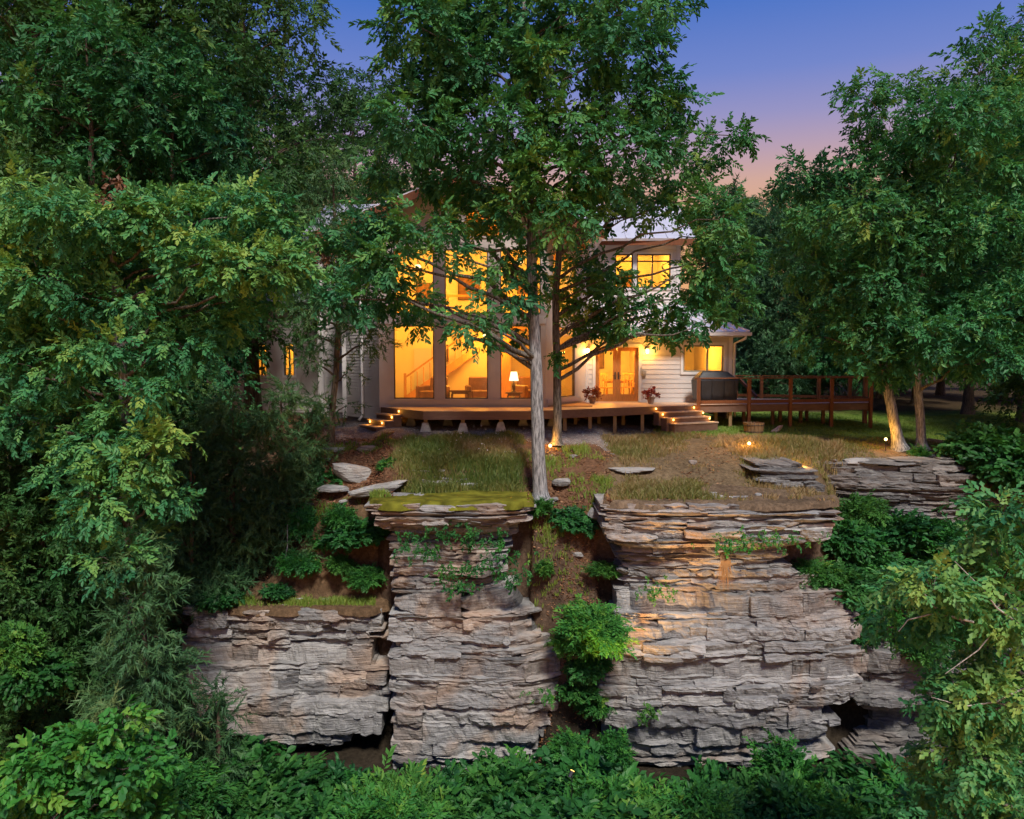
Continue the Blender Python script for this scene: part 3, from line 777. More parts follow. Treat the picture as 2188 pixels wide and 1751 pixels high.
WZ0, WZ1 = PZ(852.5, YF), PZ(696, YF)
UZ0, UZ1 = PZ(671, YF), PZ(533, YF)
# --- great-room front
wf = Wall((-4.40, YF), (1.12, YF))
sx = lambda px: PX(px, 780, YF)+4.40
cols = [(sx(841.5), sx(927.6)), (sx(951), sx(1042.6)), (sx(1069), sx(1155))]
holes = []
for a, b in cols: holes += [(a, b, WZ0, WZ1), (a, b, UZ0, UZ1)]
holes += [(cols[1][0]+.15, RX+4.40-.12, 5.62, 6.55), (RX+4.40+.12, cols[1][1]+.45, 5.62, 6.45)]
ztf = lambda s: ztop(s-4.40)
wf.back(-.06, 8.0, holes, M['panel'], ztf, extra_s=(RX+4.40,))
for k, h in enumerate(holes):
    wf.window(*h, fr=.035, trim=0.0 if k < 6 else .05, trim_mat='panel')
mb = HMB()                                                         # vertical panel trims and the broad sill band
for s in (cols[0][1], cols[1][1]):
    w2 = {cols[0][1]: cols[1][0], cols[1][1]: cols[2][0]}[s]
    mb = HMB(); wf.slab(mb, s+.05, s+.11, WZ0-.05, WZ1+.02, .003, .03); mb.build('facade_trim', M['panel'], house)
    mb = HMB(); wf.slab(mb, w2-.11, w2-.05, WZ0-.05, WZ1+.02, .003, .03); mb.build('facade_trim', M['panel'], house)
mb = HMB(); wf.slab(mb, sx(828), wf.L, WZ0-.17, WZ0-.05, .003, .05); wf.slab(mb, sx(828), wf.L, WZ0-.05, WZ0-.02, .003, .08); mb.build('window_sill', M['panel'], house)
mb = HMB(); wf.slab(mb, .02, wf.L, WZ1+.06, UZ0-.06, .003, .04); mb.build('belt_panel', M['trim'], house)
# --- right angled facet
wr = Wall((1.12, YF), (2.78, YD))
def s_on(w, px):
    """distance along a wall where photo column px meets it"""
    k = (px-CX)/F; return (k*w.a.y-w.a.x)/(w.d.x-k*w.d.y)
dh = [(s_on(wr, 1182), s_on(wr, 1229), WZ0, WZ1), (s_on(wr, 1182), s_on(wr, 1229), UZ0, UZ1)]
wr.back(-.06, 8, dh, M['panel'], lambda s: ztop(wr.p(s, 0).x))
for h in dh: wr.window(*h, fr=.035, trim=0.0, trim_mat='panel')
mb = HMB(); wr.slab(mb, .06, s_on(wr, 1238), WZ0-.17, WZ0-.03, .003, .05); mb.build('window_sill', M['panel'], house)
mb = HMB(); wr.slab(mb, wr.L-.12, wr.L+.02, 0, 5.6, .003, .05); mb.build('corner_trim', M['trim'], house)
# --- left facets
wl1 = Wall((-6.0, 28.7), (-4.40, YF))
wl1.back(-.45, 8, [], M['siding'], lambda s: ztop(wl1.p(s, 0).x)); wl1.laps(-.42, 5.6, [], .11, False, lambda s: ztop(wl1.p(s, 0).x))
wl1b = Wall((-7.25, 30.5), (-6.0, 30.5)); wl1b.back(-.45, 6.0, [], M['siding']); wl1b.laps(-.42, 5.9, [], .11, False)
wl1c = Wall((-6.0, 30.5), (-6.0, 28.7)); wl1c.back(-.45, 5.6, [], M['siding'])
wl2 = Wall((-12.5, 33), (-7.2, 33))
lz0, lz1 = PZ(804, 33), PZ(734, 33)
lh = [(s_on(wl2, 608), s_on(wl2, 630), lz0, lz1), (s_on(wl2, 548), s_on(wl2, 572), lz0, lz1)]
wl2.back(-.6, 4.0, lh, M['siding']); wl2.laps(-.5, 3.95, lh, .11, False)
for h in lh: wl2.window(*h, fr=.05, mat='frame', mull=((h[0]+h[1])/2,), trim=.07)
w = Wall((-7.2, 33), (-7.2, 30.5)); w.back(-.6, 5.9, [], M['siding'])
for (p, z1) in (((-6.02, 28.66), 5.5), ((-7.27, 30.45), 5.9)):
    mb = HMB(); mb.box(p[0]-.08, p[0]+.08, p[1]-.06, p[1]+.06, -.5, z1); mb.build('corner_trim', M['trim'], house)
a = wl1.p(1.55, 0, .09)
mb = HMB(); mb.tube([(a.x, a.y, 5.2), (a.x, a.y, -.35), (a.x-.1, a.y-.12, -.5)], .05, 8); mb.build('downspout', M['trim'], house, smooth=True)
for w in (wl1, wl1b, wl2):
    mb = HMB(); w.slab(mb, 0.0, w.L, -1.3, -.46, -.2, -.02); mb.build('foundation', M['foundation'], house)
# --- right wing
wd = Wall((2.78, YD), (8.12, YD))
sd = lambda px: s_on(wd, px)
dz1 = PZ(742, YD)
door = (sd(1272), sd(1364), .02, dz1)
rw = (sd(1459), sd(1545), PZ(795, YD), PZ(738, YD))
wd.back(-.06, 2.62, [door, rw], M['siding'])
m = .12
wd.laps(.0, 2.5, [(door[0]-m, door[1]+m, door[2], door[3]+m), (rw[0]-m, rw[1]+m, rw[2]-m, rw[3]+m)], .175, True)
wd.window(*rw, fr=.055, mat='olivefr', mull=(sd(1511),), trim=.1)
mb = HMB(); wd.slab(mb, wd.L-.1, wd.L+.03, 0, 2.5, .003, .06); mb.build('corner_trim', M['trim'], house)
wsd = Wall((8.12, YD), (8.12, 36)); wsd.back(-.6, 2.62, [], M['siding']); wsd.laps(0, 2.5, [], .175, False)
# french doors
mb = HMB()
wd.slab(mb, door[0]-.11, door[0], .02, dz1+.11, .004, .05); wd.slab(mb, door[1], door[1]+.11, .02, dz1+.11, .004, .05); wd.slab(mb, door[0], door[1], dz1, dz1+.11, .004, .048)
dfr = mb.build('door_frame', M['trim'], house)
mid = (door[0]+door[1])/2
for k, (s0, s1) in enumerate(((door[0]+.01, mid-.004), (mid+.004, door[1]-.01))):
    f = HMB(); q = .14
    wd.slab(f, s0, s0+q, .04, dz1-.01, -.09, -.03); wd.slab(f, s1-q, s1, .04, dz1-.01, -.09, -.03)
    wd.slab(f, s0+q, s1-q, .04, .30, -.089, -.031); wd.slab(f, s0+q, s1-q, dz1-.15, dz1-.01, -.089, -.031)
    d = f.build('french_door', M['door'], house)
    g = HMB(); wd.slab(g, s0+q, s1-q, .30, dz1-.15, -.063, -.058); g.build('pane', M['glass'], d)
    hx = s1-.06 if k == 0 else s0+.06
    hh = HMB(); wd.slab(hh, hx-.025, hx+.025, .85, 1.12, -.03, -.01); hh.bar(wd.p(hx, .98, .02), wd.p(hx+(-.1 if k == 0 else .1), .98, .02), .02); hh.build('handle', M['metal'], d)
# upper storey right
YU = 31.5
wu = Wall((1.9, YU), (6.54, YU))
uz0, uz1 = PZ(616, YU), PZ(543, YU)
uh = [(s_on(wu, 1312), s_on(wu, 1350), uz0, uz1), (s_on(wu, 1358), s_on(wu, 1430), uz0, uz1)]
wu.back(3.2, 6.3, uh, M['trim']); wu.laps(3.6, 6.2, [(h[0]-.1, h[1]+.1, h[2]-.1, h[3]+.1) for h in uh], .12, False, mat='trim')
for k, h in enumerate(uh): wu.window(*h, fr=.05, mat='frame', mull=((h[0]+h[1])/2-.05,) if k else (), trim=.08, zmull=(uz1-.28,))
w = Wall((6.54, YU), (6.54, 36.5)); w.back(2.5, 6.3, [], M['trim'])
mb = HMB(); mb.box(6.46, 6.60, YU-.05, YU+.09, 3.6, 6.25); mb.build('corner_trim', M['trim'], house)
# --- roofs
def roofplane(name, p, seam_dir_uv, n_seam, th=.10, mat='roof', parent=house):
    """four-corner roof plane p0 p1 (eave) p2 p3 (ridge), with raised seams from eave to ridge"""
    p = [Vector(q) for q in p]
    nrm = (p[1]-p[0]).cross(p[3]-p[0]).normalized()
    if nrm.z < 0: nrm = -nrm
    mb = HMB(); lo = [q-nrm*th for q in p]
    mb.hexa([*lo, *p])
    r = mb.build(name, M[mat], parent)
    for k in range(n_seam+1):
        t = k/n_seam
        a, b = p[0].lerp(p[1], t), p[3].lerp(p[2], t)
        if (a-b).length < .15: continue
        s = HMB(); s.bar(a+nrm*.012, b+nrm*.012, .03, .05, nrm); s.build('roof_seam', M[mat], r)
    return r
YB = 36.5
# gable over the great room
yo = YF-.75
rx0, rx1 = RX-4.7, RX+4.7
ze = RZ-RS*4.7
roofplane('roof', [(rx0, yo, ze+.12), (rx0, 34, ze+.12), (RX, 34, RZ+.12), (RX, yo, RZ+.12)], 0, 16)
roofplane('roof', [(rx1, yo, ze+.12), (rx1, 34, ze+.12), (RX, 34, RZ+.12), (RX, yo, RZ+.12)], 0, 16)
mb = HMB()
for e in (rx0, rx1):
    mb.bar((e, yo-.02, ze-.02), (RX, yo-.02, RZ-.02), .05, .24)
mb.build('rake_board', M['rail'], house)
# main roof, ridge along the front
roofplane('roof', [(-7.9, 29.9, 6.05), (7.05, 30.95, 6.25), (7.05, 34.6, 8.25), (-7.9, 34.6, 8.25)], 0, 28)
roofplane('roof', [(-7.9, 38.5, 6.2), (7.05, 38.5, 6.2), (7.05, 34.6, 8.25), (-7.9, 34.6, 8.25)], 0, 28)
mb = HMB(); mb.bar((1.7, 30.93, 6.10), (7.05, 30.93, 6.10), .06, .24); mb.build('eave_board', M['rail'], house)
mb = HMB()
mb.add([(6.54, 31.4, 6.1), (6.54, 38.2, 6.1), (6.54, 34.6, 8.1)], [(0, 1, 2)]); mb.add([(-7.4, 31, 6.0), (-7.4, 38.2, 6.0), (-7.4, 34.6, 8.1)], [(2, 1, 0)])
mb.build('gable_end', M['trim'], house)
mb = HMB(); mb.box(-7.4, 6.5, 37.9, 38.1, -.6, 6.2); mb.box(-7.45, -7.3, 30.6, 38, -.6, 6.1); mb.box(-12.6, -7.45, 38.0, 38.2, -.6, 4); mb.box(-12.6, -12.4, 33.1, 38, -.6, 4); mb.box(6.5, 8.2, 36, 36.2, -.6, 2.6); mb.build('rear_wall', M['siding'], house)
# lower right roof, hipped
roofplane('roof', [(2.1, 28.9, 2.60), (8.6, 28.9, 2.60), (6.5, 31.55, 3.78), (2.1, 31.55, 3.78)], 0, 16)
roofplane('roof', [(8.6, 28.9, 2.60), (8.6, 36.4, 2.60), (6.5, 36.4, 3.78), (6.5, 31.55, 3.78)], 0, 14)
roofplane('roof', [(-13, 32.4, 3.95), (-7.2, 32.4, 3.95), (-7.2, 36, 5.4), (-13, 36, 5.4)], 0, 12)
roofplane('roof', [(-13, 39, 3.95), (-7.2, 39, 3.95), (-7.2, 36, 5.4), (-13, 36, 5.4)], 0, 12)
mb = HMB(); mb.box(2.3, 8.66, 28.80, 28.90, 2.44, 2.56); mb.build('gutter', M['trim'], house)
mb = HMB(); mb.box(2.85, 8.4, 28.95, 29.46, 2.40, 2.425); mb.build('soffit', M['trim'], house)
mb = HMB(); mb.tube([(8.45, 28.86, 2.44), (8.45, 28.9, 2.34), (8.2, 29.36, 2.18), (8.18, 29.4, 0.1), (8.22, 29.3, -.5)], .05, 8); mb.build('downspout', M['trim'], house, smooth=True)
# sconces, meter
def sconce(px, py, D):
    c = P(px, py, D)
    mb = HMB(); mb.box(c.x-.06, c.x+.06, c.y+.02, c.y+.06, c.z-.1, c.z+.1); mb.box(c.x-.07, c.x+.07, c.y-.09, c.y+.05, c.z+.09, c.z+.11)
    s = mb.build('wall_sconce', M['metal'], house)
    g = HMB(); g.lathe([(.03, -.09), (.06, -.06), (.065, .03), (.05, .085)], (c.x, c.y-.03, c.z), 12); g.build('lamp_glass', M['bulb'], s)
    lamp('sconce_light', (c.x, c.y-.18, c.z-.02), 30, WARM, .07)
sconce(1383, 751, YD-.06); sconce(1256, 750, YD-.10)
c = P(1376, 798, YD-.05)
mb = HMB(); mb.box(c.x-.07, c.x+.07, c.y-.06, c.y+.02, c.z-.1, c.z+.1); mb.tube([(c.x, c.y-.1, c.z+.02), (c.x, c.y-.05, c.z+.02)], .07, 12)
mb.tube([(c.x-.1, c.y-.02, c.z+.25), (c.x-.12, c.y-.03, c.z), (c.x-.03, c.y-.03, c.z-.12), (c.x+.02, c.y, c.z-.1)], .012, 6); mb.build('electric_meter', M['steel'], house)
# --- rooms inside
mb = HMB()
mb.box(-4.3, 2.7, 26.66, 33.0, -.02, .03); mb.build('great_room_floor', M['intfloor'], house)
mb = HMB(); mb.box(-5.8, 2.75, 32.6, 32.7, 0, 6.2); mb.build('great_room_wall', M['intwall'], house)
mb = HMB(); mb.box(2.45, 2.55, 29.7, 32.6, 0, 6.0); mb.box(-5.9, -5.8, 28.9, 32.6, 0, 5.5); mb.build('side_wall', M['intwall'], house)
mb = HMB(); mb.hexa([(-5.8, 26.66, 5.5), (RX, 26.66, 7.1), (RX, 32.6, 7.1), (-5.8, 32.6, 5.5), (-5.8, 26.66, 5.6), (RX, 26.66, 7.2), (RX, 32.6, 7.2), (-5.8, 32.6, 5.6)])
mb.hexa([(RX, 26.66, 7.1), (2.6, 26.66, 5.45), (2.6, 32.6, 5.45), (RX, 32.6, 7.1), (RX, 26.66, 7.2), (2.6, 26.66, 5.55), (2.6, 32.6, 5.55), (RX, 32.6, 7.2)]); mb.build('great_room_ceiling', M['intwall'], house)
mb = HMB(); mb.box(-2.6, 2.4, 29.6, 32.6, 2.75, 2.98); mb.build('loft_floor', M['intwood'], house)
for k in range(6):
    x = -2.4+k*.9; mb = HMB(); mb.box(x, x+.06, 29.62, 29.68, 2.98, 3.9); mb.build('loft_post', M['intwood'], house)
mb = HMB(); mb.box(-2.6, 2.4, 29.6, 29.7, 3.9, 3.98); mb.build('loft_rail', M['intwood'], house)
mb = HMB(); mb.box(-.55, -.05, 31.0, 32.6, 0, 2.75); mb.build('partition', M['intwood'], house)
for (a, b) in ((-4.0, -3.3),):
    mb = HMB(); mb.box(a, b, 32.52, 32.58, 0.03, 2.05); mb.build('inner_door', M['trim'], house)
# right wing room
mb = HMB(); mb.box(2.8, 8.0, 29.66, 34.9, -.02, .03); mb.build('dining_floor', M['intfloor'], house)
mb = HMB(); mb.box(2.6, 8.0, 34.6, 34.7, 0, 2.6); mb.build('dining_wall', M['intwall'], house)
mb = HMB(); mb.box(2.56, 2.62, 29.66, 34.6, 0, 2.6); mb.box(7.9, 7.98, 29.66, 34.6, 0, 2.6); mb.build('dining_side_wall', M['intwall'], house)
mb = HMB(); mb.box(2.6, 8.0, 29.64, 34.7, 2.46, 2.56); mb.build('dining_ceiling', M['intwall'], house)
mb = HMB(); mb.box(5.1, 5.2, 31.5, 34.6, 0, 2.46); mb.build('partition', M['intwall'], house)
mb = HMB(); mb.box(6.9, 7.0, 33.0, 34.5, 0, 2.3); mb.build('inner_door', M['intwood'], house)
# upstairs room
mb = HMB(); mb.box(1.9, 6.4, 35.0, 35.1, 3.8, 6.2); mb.build('bedroom_wall', M['intwall'], house)
mb = HMB(); mb.box(1.9, 6.4, 31.65, 35.0, 3.78, 3.86); mb.box(1.9, 6.4, 31.65, 35.0, 6.06, 6.14); mb.build('bedroom_ceiling', M['intwall'], house)
mb = HMB(); mb.box(1.9, 2.0, 31.65, 35, 3.86, 6.06); mb.box(6.35, 6.42, 31.65, 35, 3.86, 6.06); mb.box(4.2, 4.27, 33.2, 35, 3.86, 6.06); mb.build('bedroom_side_wall', M['intwall'], house)
# left wing room
mb = HMB(); mb.box(-12.3, -7.5, 35.5, 35.6, -.4, 3.8); mb.box(-12.3, -7.5, 33.15, 35.5, 3.7, 3.78); mb.box(-12.3, -7.5, 33.15, 35.5, -.4, -.3); mb.box(-7.55, -7.48, 33.15, 35.5, -.3, 3.7); mb.box(-12.3, -12.22, 33.15, 35.5, -.3, 3.7); mb.build('study_wall', M['intwall'], house)
for k in range(5):
    yb = 27.3+k*1.25; mb = HMB(); mb.bar((-5.7, yb, 5.38), (RX, yb, 6.98), .12, .18); mb.bar((RX, yb, 6.98), (2.5, yb, 5.36), .12, .18); mb.build('ceiling_beam', M['intwood'], house)
for (xa, xb, za, zb, yw) in ((-3.2, -2.6, 1.5, 2.2, 32.55), (-2.2, -1.3, 4.0, 5.0, 32.55), (.2, .9, 3.9, 4.9, 32.55), (3.3, 4.0, 1.2, 1.9, 34.55), (5.6, 6.4, 1.1, 1.8, 34.55), (4.6, 5.5, 4.6, 5.3, 34.95), (-3.9, -3.3, 3.9, 4.7, 32.55)):
    pf = empty('picture_frame', ((xa+xb)/2, yw, za), None, 'picture'); pf['label'] = {-3.2: 'framed picture on the wall beside the stairs', -2.2: 'framed picture high on the wall behind the middle upper window', .2: 'framed picture on the loft wall behind the trunk', 3.3: 'framed picture seen through the left french door', 5.6: 'framed picture behind the double window of the right wing', 4.6: 'framed picture in the upper right room', -3.9: 'framed picture behind the left upper window'}[xa]
    w_, h_ = (xb-xa)/2, zb-za
    mb = MB(); mb.box(-w_, w_, -.03, .04, 0, .05); mb.box(-w_, w_, -.03, .04, h_-.05, h_); mb.box(-w_, -w_+.05, -.029, .039, .05, h_-.05); mb.box(w_-.05, w_, -.029, .039, .05, h_-.05); mb.build('frame', M['darkwood'], pf)
    mb = MB(); mb.box(-w_+.05, w_-.05, -.005, .03, .05, h_-.05); mb.build('canvas', M['leather'], pf)
# staircase
st = HMB(); st.bar((-4.15, 31.35, .02), (-1.45, 31.35, 1.95), .05, .28); stc = st.build('staircase', M['intwood'], house)
for k in range(11):
    x, zz = -4.1+k*.25, .12+k*.178
    t = HMB(); t.box(x, x+.29, 31.4, 32.5, zz, zz+.045); t.box(x+.27, x+.29, 31.4, 32.5, zz+.045, zz+.178); t.build('tread', M['intwood'], stc)
    b = HMB(); b.tube([(x+.12, 31.35, zz+.02), (x+.12, 31.35, zz+.82)], .02, 6); b.build('baluster', M['intwood'], stc)
hr = HMB(); hr.bar((-4.18, 31.35, .9), (-1.4, 31.35, 2.88), .06, .07); hr.build('handrail', M['intwood'], stc)
nw = HMB(); nw.box(-4.26, -4.16, 31.3, 31.4, .03, 1.05); nw.build('newel_post', M['intwood'], stc)
# lights inside: ceiling globes
def globe(x, y, zc, power, label, drop=.3):
    g = empty('ceiling_lamp', (x, y, zc), label, 'ceiling lamp')
    mb = MB(); mb.lathe([(.07, 0), (.07, -.03), (.012, -.04), (.012, -drop)], (0, 0, 0), 10); mb.build('canopy', M['metal'], g)
    mb = MB(); mb.lathe([(.02, .09), (.09, .07), (.12, 0), (.09, -.07), (.02, -.09)], (0, 0, -drop-.08), 14); mb.build('lamp_globe', M['globe'], g, smooth=True)
    lamp('ceiling_light', (x, y, zc-drop-.35), power, WARM, .12)
INT = 2.3
globe(1.6, 29.6, 2.74, 60*INT, 'lit globe lamp behind the angled tall window', .15)
globe(-3.4, 29.0, 5.9, 210*INT, 'lit globe lamp hanging under the great room ceiling by the stairs', .9)
globe(.3, 28.3, 6.0, 210*INT, 'lit globe lamp hanging high in the great room behind the trunk', .9)
globe(-1.0, 30.6, 2.74, 130*INT, 'lit globe lamp under the loft behind the middle tall window', .15)
globe(3.9, 31.2, 2.44, 150*INT, 'lit globe lamp inside behind the french doors', .1)
globe(6.8, 31.4, 2.44, 60*INT, 'lit globe lamp behind the double window of the right wing', .1)
globe(4.9, 32.8, 6.04, 90*INT, 'lit globe lamp in the upper right room', .1)
globe(-9.0, 34.2, 3.68, 110*INT, 'lit globe lamp behind the narrow window of the left wing', .1)
# furniture
def table(px, py, D, w, d, h, label, mat='darkwood', name='console_table'):
    x = PX(px, py, D); t = empty(name, (x, D, .03), label, 'table')
    mb = MB(); mb.box(-w/2, w/2, -d/2, d/2, h-.05, h); mb.box(-w/2+.08, w/2-.08, -d/2+.06, d/2-.06, h-.13, h-.05); mb.build('table_top', M[mat], t)
    for sx_ in (-1, 1):
        for sy in (-1, 1):
            l = MB(); l.tube([(sx_*(w/2-.09), sy*(d/2-.08), h-.13), (sx_*(w/2-.07), sy*(d/2-.06), 0)], [.035, .02], 6); l.build('leg', M[mat], t)
    return t
def armchair(px, D, label, rz=0.0):
    x = PX(px, 840, D); t = empty('armchair', (x, D, .03), label, 'armchair', rz=rz)
    mb = MB(); mb.box(-.36, .36, -.36, .36, .12, .44); mb.build('seat', M['leather'], t, bevel=.04)
    mb = MB(); mb.hexa([(-.38, .25, .2), (.38, .25, .2), (.38, .42, .2), (-.38, .42, .2), (-.36, .34, .92), (.36, .34, .92), (.36, .48, .92), (-.36, .48, .92)]); mb.build('backrest', M['leather'], t, bevel=.04)
    for s in (-1, 1):
        mb = MB(); mb.box(s*.44-.08, s*.44+.08, -.36, .36, .1, .62); mb.build('armrest', M['leather'], t, bevel=.04)
        for y in (-.3, .3):
            mb = MB(); mb.box(s*.38-.03, s*.38+.03, y-.03, y+.03, 0, .12); mb.build('leg', M['darkwood'], t)
table(984, 840, 28.6, .78, .5, .45, 'small dark table inside behind the second tall window')
table(1098, 840, 28.2, .6, .5, .40, 'low end table under the lit lamp behind the third tall window', name='end_table')
armchair(1026, 28.9, 'brown leather armchair in the right of the second tall window', .2)
armchair(925, 28.6, 'brown armchair half hidden behind the post right of the stairs', -.5)
armchair(1135, 29.5, 'brown armchair behind the big trunk next to the lamp table', .6)
lx = PX(1098, 830, 28.2)
tl = empty('table_lamp', (lx, 28.2, .43), 'lit table lamp with a pale flared shade behind the third tall window', 'lamp')
mb = MB(); mb.lathe([(.09, 0), (.09, .02), (.03, .04), (.06, .12), (.07, .2), (.03, .3), (.012, .34), (.012, .42)]); mb.build('lamp_base', M['darkwood'], tl, smooth=True)
mb = MB(); mb.lathe([(.17, .40), (.11, .72)], n=18); mb.build('lamp_shade', M['shade'], tl, smooth=True)
# dining side: chair and shelf seen through the doors
def chair(px, D, label, rz):
    x = PX(px, 840, D); t = empty('wooden_chair', (x, D, .03), label, 'chair', rz=rz)
    mb = MB(); mb.box(-.22, .22, -.22, .22, .43, .47); mb.build('seat', M['intwood'], t)
    mb = MB()
    for k in range(4): mb.box(-.2+k*.125, -.16+k*.125, .2, .225, .47, .95)
    mb.box(-.22, .22, .195, .23, .95, 1.03); mb.build('backrest', M['intwood'], t)
    for a in (-.2, .2):
        for b in (-.2, .2):
            mb = MB(); mb.box(a-.02, a+.02, b-.02, b+.02, 0, .43); mb.build('leg', M['intwood'], t)
chair(1297, 31.4, 'wooden chair seen through the left french door', .7)
chair(1340, 31.8, 'wooden chair seen through the right french door', -.4)
table(1320, 840, 32.6, 1.2, .8, .74, 'dining table seen through the french doors', 'intwood', 'dining_table')

# ------------------------------------------------------------------ deck
deck = empty('deck', (0, 27, -.8), 'long timber deck wrapping the front of the house with railing and steps', 'deck')
def clip(poly, y0, y1):
    def cut(pl, keep, yv):
        out = []
        for i in range(len(pl)):
            a, b = pl[i], pl[(i+1) % len(pl)]; ka, kb = keep(a[1]), keep(b[1])
            if ka: out.append(a)
            if ka != kb:
                t = (yv-a[1])/(b[1]-a[1]); out.append((a[0]+(b[0]-a[0])*t, yv))
        return out
    q = cut(poly, lambda y: y >= y0, y0)
    return cut(q, lambda y: y <= y1, y1) if q else []
A1 = [(-4.37, 26.45), (-2.70, 24.2), (.51, 24.2), (4.69, 26.72), (6.46, 27.8), (6.46, 29.44), (-4.37, 29.44)]
A2 = [(6.462, 27.62), (13.2, 29.3), (13.7, 30.8), (9.0, 33.4), (8.17, 33.4), (8.17, 29.44), (6.462, 29.44)]
for A in (A1, A2):
    y = min(p[1] for p in A)
    while y < max(p[1] for p in A):
        q = clip(A, y, y+.134)
        if len(q) >= 3 and (max(p[0] for p in q)-min(p[0] for p in q)) > .1:
            HMB().prism(q, -.035, 0).build('deck_board', M['decktop'], deck)
        y += .14
def run(a, b, z0, z1, th, name, mat, parent=deck):
    w = Wall(a, b); mb = HMB(); w.slab(mb, 0, w.L, z0, z1, -th, 0); return mb.build(name, M[mat], parent)
for a, b in (((-4.37, 26.44), (-2.70, 24.18)), ((-2.70, 24.18), (.52, 24.18)), ((.52, 24.18), (4.69, 26.7)), ((4.69, 26.7), (6.45, 27.6)), ((6.45, 27.6), (13.22, 29.28)), ((13.22, 29.28), (13.72, 30.8)), ((13.72, 30.8), (9.0, 33.42))):
    run(a, b, -.26, -.004 if a != (4.69, 26.7) else -.02, .04, 'fascia', 'fascia')
def under_post(px, D, foot=False, mat='post', w=.11, top=-.27):
    gz = float(H(px, D)); x = (px-CX)/F*D
    mb = HMB(); mb.box(x-w/2, x+w/2, D-w/2, D+w/2, gz+(.18 if foot else -.1), top); mb.build('deck_post', M[mat], deck)
    if foot:
        mb = HMB(); a, b, z0, z1 = .19, .085, gz-.12, gz+.26
        mb.hexa([(x-a, D-a, z0), (x+a, D-a, z0), (x+a, D+a, z0), (x-a, D+a, z0), (x-b, D-b, z1), (x+b, D-b, z1), (x+b, D+b, z1), (x-b, D+b, z1)]); mb.build('concrete_footing', M['concrete'], deck)
for px in (909, 989, 1070): under_post(px, 24.42, True)
for px in (878, 957, 1036, 1118, 1180): under_post(px, 26.1, True)
for px, D in ((1207, 25.3), (1261, 25.7), (1314, 26.2), (1373, 26.7), (1280, 27.6), (1332, 27.8), (1230, 27.0), (1561, 28.1), (1530, 28.6), (1652, 29.5), (1668, 30.6), (1712, 30.2), (1725, 31.5), (1760, 30.4), (1600, 30.8), (1590, 29.4)): under_post(px, D, mat='post' if px < 1570 else 'fascia')
# front and back railing of the right-hand deck
def lerp2(a, b, t): return (a[0]+(b[0]-a[0])*t, a[1]+(b[1]-a[1])*t)
def at_px(a, b, px):
    w = Wall(a, b); s = s_on(w, px); q = w.p(s, 0); return (q.x, q.y)
fa, fb = (6.46, 27.57), (13.22, 29.24)
fposts = [(6.46, 27.55)]+[at_px(fa, fb, px) for px in (1600.6, 1689, 1777, 1861)]
for k, (x, y) in enumerate(fposts):
    gz = float(H(CX+x/y*F, y)) if k else -.2
    mb = HMB(); mb.box(x-.055, x+.055, y-.08, y+.03, gz-.05, .90); mb.build('rail_post', M['rail'], deck)
mb = HMB(); mb.bar((6.35, 27.54, .93), (13.35, 29.25, .93), .14, .04); mb.build('top_rail', M['rail'], deck)
mb = HMB(); mb.bar((6.55, 27.56, .10), (13.2, 29.23, .10), .05, .12); mb.build('bottom_rail', M['rail'], deck)
ba, bb = (8.9, 33.35), (13.66, 30.75)
for px in (1573, 1627, 1749.5, 1816): 
    x, y = at_px(ba, bb, px); mb = HMB(); mb.box(x-.06, x+.06, y-.06, y+.06, 0, .90); mb.build('rail_post', M['rail'], deck)
mb = HMB(); mb.box(13.6, 13.74, 30.7, 30.84, float(H(1850, 30.7))-.1, .9); mb.build('rail_post', M['rail'], deck)
mb = HMB(); mb.bar((8.3, 33.66, .93), (13.7, 30.72, .93), .13, .04); mb.build('top_rail', M['rail'], deck)
mb = HMB(); mb.bar((8.3, 33.66, .12), (13.6, 30.78, .12), .05, .11); mb.build('bottom_rail', M['rail'], deck)
mb = HMB(); mb.bar((13.24, 29.24, .93), (13.7, 30.8, .93), .15, .05); mb.build('top_rail', M['rail'], deck)
mb = HMB(); mb.bar((13.24, 29.24, .10), (13.7, 30.8, .10), .05, .12); mb.build('bottom_rail', M['rail'], deck)
mb = HMB(); mb.bar(P(1582, 813, 32.5), P(1617, 849, 31.2), .07, .12); mb.build('stair_handrail', M['rail'], deck)
# steps
def step_light(p, parent, d=(0, -1, 0), power=1.2):
    p = Vector(p); dv = Vector(d).normalized()
    mb = HMB(); mb.tube([p, p+dv*.018], .028, 10); s = mb.build('step_light', M['stepbulb'], parent)
    lamp('step_glow', p+dv*.09, power, WARM, .03)
def steps(name, a, b, n, rise, runl, label, lights, ztop_=0.0, shift=0.0):
    """flight leading down from the deck edge a-b, outward on the right-hand side of a->b"""
    w = Wall(a, b); fl = None
    gz = float(H(CX+w.a.x/w.a.y*F, w.a.y))
    for k in range(1, n+1):
        zt = ztop_-k*rise; o0, o1 = (k-1)*runl, k*runl+.03
        rb = HMB(); w.slab(rb, shift*k+.02, w.L-.02+shift*k, zt-.45, zt-.04, o0+.0, k*runl-.004 if k < n+1 else o1)
        if fl is None: fl = rb.build('steps', M['fascia'], deck)
        else: rb.build('riser_box', M['fascia'], fl)
        t = HMB(); w.slab(t, shift*k, w.L+shift*k, zt-.04, zt, o0-.02, o1); t.build('tread', M['decktop'], fl)
        for s in lights.get(k, ()):
            p = w.p(w.L*s+shift*k, zt+rise*.55, o0+.002); step_light(p, fl, w.n)
steps('steps', (4.66, 26.68), (6.33, 27.55), 3, .175, .29, '', {1: (.06, .93), 2: (.04, .96), 3: (.10, .93)}, shift=.10)
ds = Wall((-4.37, 26.44), (-2.70, 24.18)); a = ds.p(.25, 0); b = ds.p(1.45, 0)
steps('steps', (a.x, a.y), (b.x, b.y), 3, .175, .30, '', {1: (.85,), 2: (.92,), 3: (.15, .85)})
